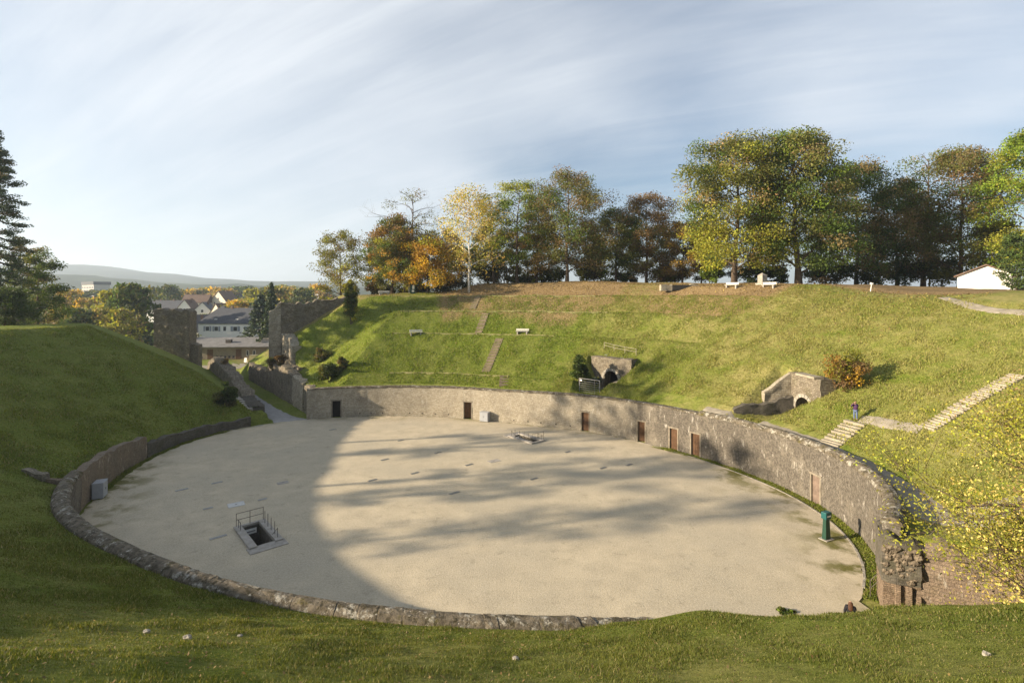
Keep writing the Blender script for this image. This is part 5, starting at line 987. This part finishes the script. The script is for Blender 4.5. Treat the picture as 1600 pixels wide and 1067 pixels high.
# town trees: four shapes, many copies
tv = [tree_parts(200, 14, 11, cb=.08, pal=(('olive', 3), ('ygreen', 2), ('tan', 1)), leaves=2600, leaf=.5, dense=.8), tree_parts(201, 14, 11, cb=.08, pal=(('gold', 1), ('ygreen', 2), ('tan', 3), ('olive', 2)), leaves=2600, leaf=.5, dense=.8),
      tree_parts(202, 14, 11, cb=.06, pal=(('green', 3), ('dark', 2), ('olive', 2)), leaves=2800, leaf=.5, dense=.9), tree_parts(203, 16, 9.5, cb=.05, pal=(('blue', 3), ('dark', 2)), leaves=3600, leaf=.42, dense=.7, style='cone', nl=40, flat=.4)]
TT = [(205, 172, 446, 62, 2, 'large dark rounded tree left of the ruined tower block'), (216, 178, 447, 44, 3, 'dark conifer behind the ruined tower block'), (178, 190, 455, 60, 0, 'olive tree left of the large dark tree'), (137, 210, 466, 46, 1, 'golden tree below the apartment block'),
      (104, 235, 454, 46, 1, 'golden tree left of the apartment block'), (160, 168, 482, 60, 0, 'olive shrubby tree behind the left mound crest'), (122, 160, 484, 50, 2, 'green tree behind the left mound crest near the spruce'), (192, 158, 484, 56, 0, 'pale olive tree behind the mound near the tower block'),
      (262, 350, 447, 40, 2, 'distant green tree above the dark-roofed house'), (240, 370, 449, 26, 3, 'small distant conifer left of the terrace'), (292, 420, 452, 48, 1, 'distant golden tree left of the cream house'), (322, 430, 451, 48, 0, 'distant olive tree behind the cream houses'),
      (352, 420, 450, 56, 1, 'distant golden tree behind the tall cream house'), (376, 225, 470, 60, 1, 'golden green tree right above the villa roof'), (362, 232, 476, 36, 0, 'yellow-green tree beside the golden tree'), (408, 170, 462, 66, 3, 'broad dark cedar right of the villa'), (424, 150, 444, 44, 3, 'tall blue-green cedar beside the ruined tower'),
      (428, 260, 449, 60, 0, 'olive tree behind the cedar'), (462, 380, 450, 66, 1, 'distant golden tree behind the tower hedge'), (400, 330, 452, 52, 0, 'olive tree above the cedar'), (474, 300, 452, 44, 2, 'small dark tree behind the tower hedge'), (300, 300, 478, 26, 2, 'green tree between the white gabled houses'),
      (330, 228, 492, 34, 2, 'green bushy tree just above the villa pavilion'), (318, 210, 492, 30, 0, 'olive tree between the slate roofs'), (292, 150, 512, 34, 1, 'rusty gold tree right of the ruined tower block'), (150, 420, 455, 70, 2, 'far dark tree under the apartment block'), (225, 480, 452, 60, 0, 'far olive tree behind the conifer'),
      (440, 480, 447, 70, 0, 'far olive tree line behind the tower'), (385, 520, 449, 70, 2, 'far dark tree above the houses'), (80, 300, 452, 60, 2, 'dark tree between spruce and apartment block'), (500, 330, 446, 50, 1, 'golden tree left of the lone olive tree')]
for k, (u_, Y_, vt, wp, kd, lb) in enumerate(TT):
    x = hx(u_, Y_); z = hz(x, Y_)-.3; h_ = EYE-(vt-V0)/F*Y_-z; s_ = wp/F*Y_/(11 if kd < 3 else 9.5); place_tree(tv[kd], (x, Y_, z), lb, rz=k*1.1, sc_=(s_, s_, h_/(14 if kd < 3 else 16)), group='trees of the town', leafm=M_NEEDLE if kd == 3 else None)
# a wood that closes the town below the hills, read as one mass
rs = np.random.default_rng(99); n = 520; yy = rs.uniform(520, 1150, n); xx = (rs.uniform(-60, 640, n)-800)/F*yy; cz = rs.uniform(-2, 6, n)
pc = np.array([PAL[k] for k in np.array(['olive', 'green', 'tan', 'olive', 'dark'])[rs.integers(0, 5, n)]])*rs.uniform(.7, 1.2, (n, 1)); cen = np.stack([xx, yy, cz-2], 1)
stuff(link('distant_woodland', leaf_mesh('distant_woodland', cen, rs.uniform(6, 11, n), pc, 42000, 1.1, rs, .8), M_LEAF))['label'] = 'autumn trees of the far town merging into one belt below the hills'

# ------------------------------------------------------------ things on the rim
hs = house('cabin', 'small white gabled house with dark roof edge at the right end of the rim', (hx(1541, 76), 76, hz(hx(1541, 76), 77)), rad(-48), 6.5, 8, 2.0, 3.5, M_WHITE, M_TILE, (), (), ridge='y', over=.4, zb=-.8)
p = G(1200, 448); p = onground(p+Vector((.2, 2.2, 0))); o = thing('monument', 'square stone monument with pyramid cap behind the right rim bench', 'monument', p, rad(20))
MB().box(-.75, .75, -.75, .75, -.3, .3).build('plinth', M_STONE, o, bevel=.03); MB().box(-.5, .5, -.5, .5, .3, 1.5).build('shaft', M_STONE, o, bevel=.03); MB().add([(-.55,-.55,1.5),(.55,-.55,1.5),(.55,.55,1.5),(-.55,.55,1.5),(0,0,1.95)], [(3,2,1,0),(0,1,4),(1,2,4),(2,3,4),(3,0,4)]).build('cap', M_STONE, o); MB().box(.8, 1.15, -.3, .2, -.2, .75).build('side_stone', M_STONE, o, bevel=.05)
p = G(1064, 451); p = onground(p); o = thing('stone_trough', 'dark low stone trough between rubble heaps on the rim', 'trough', p, rad(3))
MB().box(-1.6, 1.6, -.4, .5, -.3, .62).build('front_slab', mat('black_stone', (.05, .047, .042), .3, 3), o, bevel=.03); wm = WallMesh(); wm.run([(-3.6, -.3), (-1.65, -.3)], .9, -.4, [.5, .75], rough=.12, jag=.2, seed=7); wm.build('rubble_heap', M_RUINL, o); wm = WallMesh(); wm.run([(1.65, -.3), (4.2, -.3)], .9, -.4, [.7, .45], rough=.12, jag=.2, seed=9); wm.build('rubble_heap', M_RUINL, o)
p = G(1360, 456); o = thing('lamp_post', 'short leaning white post with a square head on the right rim', 'post', p); o.rotation_euler = (0, rad(9), 0)
MB().tube([(0, 0, -.3), (0, 0, 1.0)], .05).build('pole', M_WHITE, o); MB().box(-.16, .16, -.12, .12, .98, 1.25).build('head', M_WHITE, o, bevel=.02)
p = G(645, 459); o = thing('information_sign', 'dark teal information pillar with white notice at the top left of the slope', 'sign', p, rad(12))
MB().box(-.5, .5, -.08, .08, .0, 1.9).build('panel', M_GREEN, o, bevel=.02); MB().box(-.12, .3, -.1, -.083, .95, 1.7).build('notice', M_WHITE, o); MB().box(-.2, .25, -.1, -.083, .35, .75).build('emblem', M_WHITE, o); MB().tube([(-.75, 0, -.2), (-.75, 0, 1.6)], .04).build('post', M_GALV, o)
fn = thing('terrace_fence', 'thin dark fence on top of the ruined tower wall', 'fence', (-42, 99, 16)); bpy.context.view_layer.update()
ps = [onground(Vector((-42.5+k*2.2, 99.2+k*.95, 0))) for k in range(6)]; ps = [Vector((p_.x, p_.y, max(p_.z, 15.8))) for p_ in ps]
for p_ in ps: local(MB().tube([p_-Vector((0, 0, .5)), p_+Vector((0, 0, 1.1))], .035).build('post', M_STEEL, fn))
for z_ in (.6, 1.05): local(MB().tube([p_+Vector((0, 0, z_)) for p_ in ps], .025).build('rail', M_STEEL, fn))

# ------------------------------------------------------------ people
def skin(name, joints, bones, material, parent=None, sub=2):
    """joints: name -> (pos, radius); one continuous skinned surface"""
    ks = list(joints); me = bpy.data.meshes.new(name); me.from_pydata([joints[k][0] for k in ks], [(ks.index(a), ks.index(b)) for a, b in bones], []); o = link(name, me, material, parent)
    o.modifiers.new('skin', 'SKIN').use_smooth_shade = True; s = me.skin_vertices[0].data
    for i, k in enumerate(ks):
        r_ = joints[k][1]; s[i].radius = r_ if hasattr(r_, '__len__') else (r_, r_); s[i].use_root = (i == 0)
    m_ = o.modifiers.new('sub', 'SUBSURF'); m_.levels = sub; m_.render_levels = sub; return o
M_SKIN = mat('skin', (0.50, 0.30, 0.21), .08, 5, rough=.6, bump=0); M_JACK = mat('purple_jacket', (0.065, 0.030, 0.085), .25, 8, rough=.8, bump=.1); M_JEAN = mat('blue_jeans', (0.12, 0.16, 0.26), .2, 10, rough=.9, bump=.1)
M_HAIR = mat('brown_hair', (0.085, 0.035, 0.015), .4, 14, rough=.5, bump=.4, spec=.4); M_DHAIR = mat('dark_hair', (0.035, 0.02, 0.012), .3, 14, rough=.5, bump=.3); M_COAT = mat('black_coat', (0.018, 0.018, 0.022), .2, 6, rough=.8); M_SHOE = mat('dark_shoe', (.03, .02, .016), .2, 5, rough=.6)
def hand(parent, p, d, up_, s=1.0):
    """palm with four curled fingers and a thumb, along direction d"""
    d = Vector(d).normalized(); n_ = Vector(up_).normalized(); a = d.cross(n_).normalized(); p = Vector(p)
    J = {'w': (p, .028*s), 'm': (p+d*.05*s, (.036*s, .02*s)), 'k': (p+d*.085*s, (.038*s, .018*s))}; B = [('w', 'm'), ('m', 'k')]
    for i, (o_, L) in enumerate(((-.03, .055), (-.01, .068), (.01, .064), (.03, .05))):
        q0 = p+d*.09*s+a*o_*s; q1 = q0+d*L*.55*s-n_*.012*s; q2 = q1+d*L*.3*s-n_*.03*s; J['a%d' % i] = (q0, .0095*s); J['b%d' % i] = (q1, .009*s); J['c%d' % i] = (q2, .008*s); B += [('k', 'a%d' % i), ('a%d' % i, 'b%d' % i), ('b%d' % i, 'c%d' % i)]
    J['t0'] = (p+d*.03*s-a*.035*s, .011*s); J['t1'] = (p+d*.06*s-a*.06*s-n_*.012*s, .010*s); B += [('w', 't0'), ('t0', 't1')]
    return skin('hand', J, B, M_SKIN, parent, 1)
def person(loc, rz, label, coat, legs_m, hair_m, arms='camera', long_hair=False, coat_len=.62):
    o = thing('person', label, 'person', loc, rz)         # faces local -y
    V = Vector; hip = .92; sh = 1.40; lean = -.05 if arms == 'camera' else 0
    J = {'pel': (V((0, 0, hip)), (.15, .12)), 'wa': (V((0, lean*.3, 1.10)), (.135, .105)), 'ch': (V((0, lean*.7, 1.28)), (.16, .12)), 'ne': (V((0, lean, 1.45)), .06), 'n2': (V((0, lean-.01, 1.50)), .052), 'hd': (V((0, lean-.025, 1.60)), (.075, .09)), 'ht': (V((0, lean-.02, 1.68)), (.06, .075))}
    B = [('pel', 'wa'), ('wa', 'ch'), ('ch', 'ne'), ('ne', 'n2'), ('n2', 'hd'), ('hd', 'ht')]
    for s, sg in (('l', -1), ('r', 1)):
        J['h'+s] = (V((sg*.095, 0, .86)), .095); J['k'+s] = (V((sg*.11, -.03, .49)), .062); J['a'+s] = (V((sg*.115, .02, .09)), .042); J['f'+s] = (V((sg*.125, -.13, .035)), (.045, .03)); B += [('pel', 'h'+s), ('h'+s, 'k'+s), ('k'+s, 'a'+s), ('a'+s, 'f'+s)]
        J['s'+s] = (V((sg*.19, lean, sh)), .062)
        if arms == 'camera': e, w_ = V((sg*.25, lean-.20, 1.22)), V((sg*.07, lean-.27, 1.52))
        else: e, w_ = V((sg*.26, .03, 1.10)), V((sg*.25, -.08, .86))
        J['e'+s] = (e, .045); J['w'+s] = (w_, .032); B += [('ch', 's'+s), ('s'+s, 'e'+s), ('e'+s, 'w'+s)]
    body = skin('body', J, B, M_SKIN, o)
    g = lambda k, r_: (J[k][0], r_)
    CJ = {'pel': (V((0, 0.01, coat_len+.18)), (.20, .17)), 'wa': g('wa', (.17, .14)), 'ch': g('ch', (.19, .15)), 'ne': (V((0, lean+.01, 1.43)), .10)}; CB = [('pel', 'wa'), ('wa', 'ch'), ('ch', 'ne')]
    for s in 'lr': CJ['s'+s] = g('s'+s, .085); CJ['e'+s] = g('e'+s, .068); CJ['w'+s] = (J['e'+s][0].lerp(J['w'+s][0], .9), .05); CB += [('ch', 's'+s), ('s'+s, 'e'+s), ('e'+s, 'w'+s)]
    skin('jacket', CJ, CB, coat, o)
    LJ = {'pel': (V((0, 0, .93)), (.16, .13))}; LB = []
    for s in 'lr': LJ['h'+s] = g('h'+s, .108); LJ['k'+s] = g('k'+s, .078); LJ['a'+s] = (J['a'+s][0]+V((0, 0, .02)), .062); LB += [('pel', 'h'+s), ('h'+s, 'k'+s), ('k'+s, 'a'+s)]
    skin('trousers', LJ, LB, legs_m, o)
    for s in 'lr': skin('shoe', {'a': (J['a'+s][0]+V((0, .03, -.03)), .052), 'b': (J['f'+s][0]+V((0, .02, .01)), (.055, .04)), 'c': (J['f'+s][0]+V((0, -.06, 0)), (.045, .03))}, [('a', 'b'), ('b', 'c')], M_SHOE, o)
    HJ = {'t': (V((0, lean+.012, 1.665)), (.092, .098)), 'b': (V((0, lean+.04, 1.60)), (.092, .075)), 'n': (V((0, lean+.065, 1.50)), (.085, .05))}; HB = [('t', 'b'), ('b', 'n')]
    if long_hair: HJ['l'] = (V((0, lean+.10, 1.36)), (.13, .055)); HJ['e'] = (V((0, lean+.12, 1.22)), (.10, .035)); HB += [('n', 'l'), ('l', 'e')]; HJ['b'] = (V((0, lean+.04, 1.60)), (.115, .085)); HJ['n'] = (V((0, lean+.07, 1.50)), (.13, .06))
    skin('hair', HJ, HB, hair_m, o)
    fy = lean-.025
    for sg in (-1, 1): MB().tube([(sg*.03, fy-.082, 1.612), (sg*.03, fy-.093, 1.612)], [.013, .006], 6).build('eye', M_BLACK, body); MB().tube([(sg*.078, fy+.01, 1.575), (sg*.088, fy+.015, 1.62)], [.012, .016], 6).build('ear', M_SKIN, body)
    MB().tube([(0, fy-.08, 1.61), (0, fy-.112, 1.578), (0, fy-.085, 1.565)], [.008, .015, .008], 6).build('nose', M_SKIN, body); MB().box(-.022, .022, fy-.091, fy-.078, 1.536, 1.547).build('mouth', mat('lips', (.3, .1, .08), .1, 5, bump=0), body)
    for s, sg in (('l', -1), ('r', 1)): hand(o, J['w'+s][0], (J['w'+s][0]-J['e'+s][0])*.6+V((-sg*.06, -.1, .02)) if arms == 'camera' else V((0, -.1, -1)), (sg, 0, .3), 1.05)
    return o
p = G(1337, 660); p.z += .12
person(p, rad(-58), 'person in a purple jacket and blue jeans raising a camera on the right steps', M_JACK, M_JEAN, M_DHAIR, 'camera')
cq = Matrix.Translation(p) @ Matrix.Rotation(rad(-58), 4, 'Z') @ Vector((0, -.36, 1.575))
o = thing('camera', 'small camera held up by the person in the purple jacket', 'camera', cq, rad(-58)); MB().box(-.07, .07, -.03, .03, -.045, .045).build('camera_body', M_CHAIR, o, bevel=.01); MB().tube([(0, -.03, 0), (0, -.09, 0)], .032, 10).build('lens', M_CHAIR, o)
p = Vector((hx(1329, 26.7), 26.7, 0)); p.z = hz(p.x, p.y)
person(p, rad(150), 'person with long brown hair and black coat half hidden behind the near grass edge', M_COAT, M_COAT, M_HAIR, 'down', True)

# ------------------------------------------------------------ trees left of the picture: their shadows streak the arena floor
SH = [(-80, 23), (-88, 29.5), (-78, 35), (-92, 42), (-82, 49)]
shv = [tree_parts(300+k, 19+2*k, 6.0, cb=.42, pal=(('olive', 3), ('ygreen', 1), ('brown', 1)), leaves=1250, leaf=.27, dense=.3, nl=18) for k in range(2)]
for k, (x, y) in enumerate(SH): place_tree(shv[k % 2], (x, y, hz(x, y)-.2), ['first tree on the left rim outside the picture, nearest the camera', 'second tree on the left rim outside the picture', 'third tree on the left rim outside the picture', 'fourth and farthest back tree on the left rim outside the picture', 'fifth tree on the left rim outside the picture, nearest the spruce'][k], rz=k*2.1, sc_=(1, 1, (.9, 1.1, .95, 1.35, 1.4, 1.3)[k]), group='trees on the left rim outside the picture')

# ------------------------------------------------------------ grass blades and fallen leaves
def scatter(n, seed, t0, t1, r0, r1, near=16.0):
    rs = np.random.default_rng(seed); th = np.radians(rs.uniform(t0, t1, n)); rho = rs.uniform(r0, r1, n); rr = R(th)+rho; x = CX+rr*np.cos(th); y = CY+rr*np.sin(th)
    k = (y > 7) & (np.abs(x) < y*1.04+1); x, y = x[k], y[k]; d = np.hypot(x, y); k = rs.random(len(x)) < np.clip((near/d)**1.6, 0, 1); return x[k], y[k], rs
def blades(name, x, y, rs, hgt, wid, cols):
    n = len(x); z = H(x, y)-.01; d = np.hypot(x, y); s = np.clip(d/16, .8, 2.2); h = hgt*rs.uniform(.5, 1.4, n)*np.sqrt(s)*(0.7+.6*np.clip(fbm(x*.7, y*.7, 4, 2), -.5, 1)); a = rs.uniform(0, 6.28, n); w = wid*s*rs.uniform(.7, 1.3, n)
    lean = rs.normal(size=(n, 2))*h[:, None]*.45; b = np.stack([x, y, z], 1); t_ = np.stack([np.cos(a)*w, np.sin(a)*w, 0*w], 1); tip = b+np.c_[lean, h]
    v = np.stack([b-t_, b+t_, tip], 1).reshape(-1, 3); f = np.clip(0.5+0.22*fbm(x*.30, y*.30, 21, 4)+rs.normal(size=n)*.25, 0, 1); c = cols[0]*(1-f)[:, None]+cols[1]*f[:, None]; c = c*rs.uniform(.65, 1.35, (n, 1))
    dry = (rs.random(n) < .10)[:, None]; c = np.where(dry, np.array([[.30, .25, .11]])*rs.uniform(.7, 1.2, (n, 1)), c)
    return stuff(link(name, fastmesh(name, v, np.arange(3*n), np.full(n, 3), np.repeat(np.c_[c, np.ones(n)], 3, 0)), M_LEAF))
x, y, rs = scatter(900000, 1, 196, 322, .95, 19); o = blades('grass', x, y, rs, .085, .011, np.array([[.075, .105, .016], [.150, .160, .030]])); o['label'] = 'short uneven grass on the near bank'
def litter(name, x, y, rs, size, cols, lift=.03):
    n = len(x); z = H(x, y)+lift; a = rs.uniform(0, 6.28, n); s = size*rs.uniform(.6, 1.4, n); tl = rs.normal(size=n)*.4; u_ = np.stack([np.cos(a)*s, np.sin(a)*s, tl*s], 1); w_ = np.stack([-np.sin(a)*s*.6, np.cos(a)*s*.6, -tl*s*.5], 1); c = np.stack([x, y, z], 1)
    v = np.stack([c-u_, c+w_, c+u_, c-w_], 1).reshape(-1, 3); k = rs.integers(0, len(cols), n); cc = np.array([PAL[i] for i in cols])[k]*rs.uniform(.7, 1.5, (n, 1))
    return stuff(link(name, fastmesh(name, v, np.arange(4*n), np.full(n, 4), np.repeat(np.c_[np.clip(cc, 0, .8), np.ones(n)], 4, 0)), M_LEAF))
x, y, rs = scatter(5200, 2, 200, 322, 1.2, 18, 22); litter('fallen_leaves', x, y, rs, .036, ('tan', 'brown', 'brown', 'rust', 'tan'), .04)['label'] = 'brown leaves strewn over the near grass bank'
rs = np.random.default_rng(5); n = 26000; th = np.radians(rs.uniform(8, 112, n)); rho = 36-rs.gamma(2.0, 5.0, n); k = (rho > 9) & (rs.random(n) < np.where(np.degrees(th) > 96, .25, 1)); th, rho = th[k], rho[k]; rr = R(th)+rho
litter('leaf_litter', CX+rr*np.cos(th), CY+rr*np.sin(th), rs, .10, ('tan', 'tan', 'rust', 'brown', 'pale'), .04)['label'] = 'dry autumn leaves lying along the far and right rim'
def clumps(name, n, seed, t0, t1, r0, r1, label, h=.22, cols=((.11, .150, .018), (.205, .225, .035))):
    rs = np.random.default_rng(seed); th = np.radians(rs.uniform(t0, t1, n)); rho = rs.uniform(r0, r1, n); rr = R(th)+rho; x = CX+rr*np.cos(th); y = CY+rr*np.sin(th); o = blades(name, x, y, rs, h, .022, np.array(cols)); o['label'] = label
clumps('bank_grass', 130000, 31, 58, 130, 1.0, 26, 'tufty grass on the terraced far slope', .13, ((.125, .19, .018), (.225, .275, .036))); clumps('dry_bank_grass', 80000, 36, 28, 58, 1.0, 26, 'yellowing grass on the slope below the two biggest trees', .13, ((.155, .205, .026), (.27, .28, .065))); clumps('slope_grass', 110000, 32, -30, 28, 3.2, 30, 'tufty dry grass on the right slope', .13, ((.20, .215, .042), (.31, .285, .095))); clumps('mound_grass', 90000, 33, 142, 197, .8, 26, 'shaded grass on the left mound', .13)
clumps('gutter_grass', 9000, 34, -36, 22, -.98, -.02, 'green grass in the gutter along the right wall', .12); clumps('wall_foot_grass', 5000, 35, 150, 192, -.7, -.05, 'mossy grass at the foot of the left walls', .12)
for k, (u_, v_, s_, lb) in enumerate([(229, 989, .11, 'small pale stone in the near grass, leftmost'), (293, 998, .13, 'pale angular stone in the near grass below the parapet'), (375, 995, .08, 'tiny pale stone right of the angular one'), (806, 1031, .10, 'grey stone in the bottom centre grass'), (1541, 1024, .10, 'pale stone in the grass at the bottom right')]):
    p = G(u_, v_); rs_ = random.Random(k); mb = MB(); n_ = 8; vs_ = [(0, 0, s_*.55)]+[(s_*rs_.uniform(.7, 1.2)*math.cos(i*6.283/n_), s_*rs_.uniform(.5, .9)*math.sin(i*6.283/n_), s_*rs_.uniform(.1, .4)) for i in range(n_)]+[(s_*math.cos(i*6.283/n_), s_*.7*math.sin(i*6.283/n_), -s_*.4) for i in range(n_)]
    mb.add(vs_, [(0, 1+i, 1+(i+1) % n_) for i in range(n_)]+[(1+i, 1+n_+i, 1+n_+(i+1) % n_, 1+(i+1) % n_) for i in range(n_)]); o = tag(mb.build('stone', M_STONE, loc=p+Vector((0, 0, .05))), lb, 'stone', 'stones in the near grass')
for k, (u_, v_, w_, h_, lb) in enumerate([(1152, 941, 26, 8, 'dark mossy boulder on the edge of the near bank')]):
    Y_ = 24.6; p = Vector((hx(u_, Y_), Y_, 0)); p.z = hz(p.x, p.y); w2, h2 = w_/F*Y_/2, h_/F*Y_+.25; vs_, fs_ = [], []
    for j in range(5):
        for i in range(12): a = i*6.283/12; ph = j*math.pi/9; r_ = math.cos(ph)*(1+.14*math.sin(3*a+k)+.08*math.sin(5*a+j)); vs_.append((w2*r_*math.cos(a), w2*.7*r_*math.sin(a), -.3+h2*math.sin(ph)*1.05))
    for j in range(4): fs_ += [(j*12+i, j*12+(i+1) % 12, (j+1)*12+(i+1) % 12, (j+1)*12+i) for i in range(12)]
    fs_.append(tuple(range(48, 60))); tag(MB().add(vs_, fs_).build('boulder', mat('mossy_rock', (.12, .10, .065), .5, 2.5, bump=.8), loc=p, smooth=True), lb, 'boulder')

# ------------------------------------------------------------ haze
m = bpy.data.materials.new('haze'); m.use_nodes = True; t = m.node_tree; t.nodes.clear(); out = N(t, 'ShaderNodeOutputMaterial'); pv = N(t, 'ShaderNodeVolumePrincipled')
pv.inputs['Color'].default_value = (.70, .83, 1, 1); pv.inputs['Density'].default_value = 0.00022; pv.inputs['Anisotropy'].default_value = 0.3; t.links.new(pv.outputs[0], out.inputs['Volume'])
stuff(MB().box(-7400, 7400, -7300, 7500, -60, 340).build('haze', m))
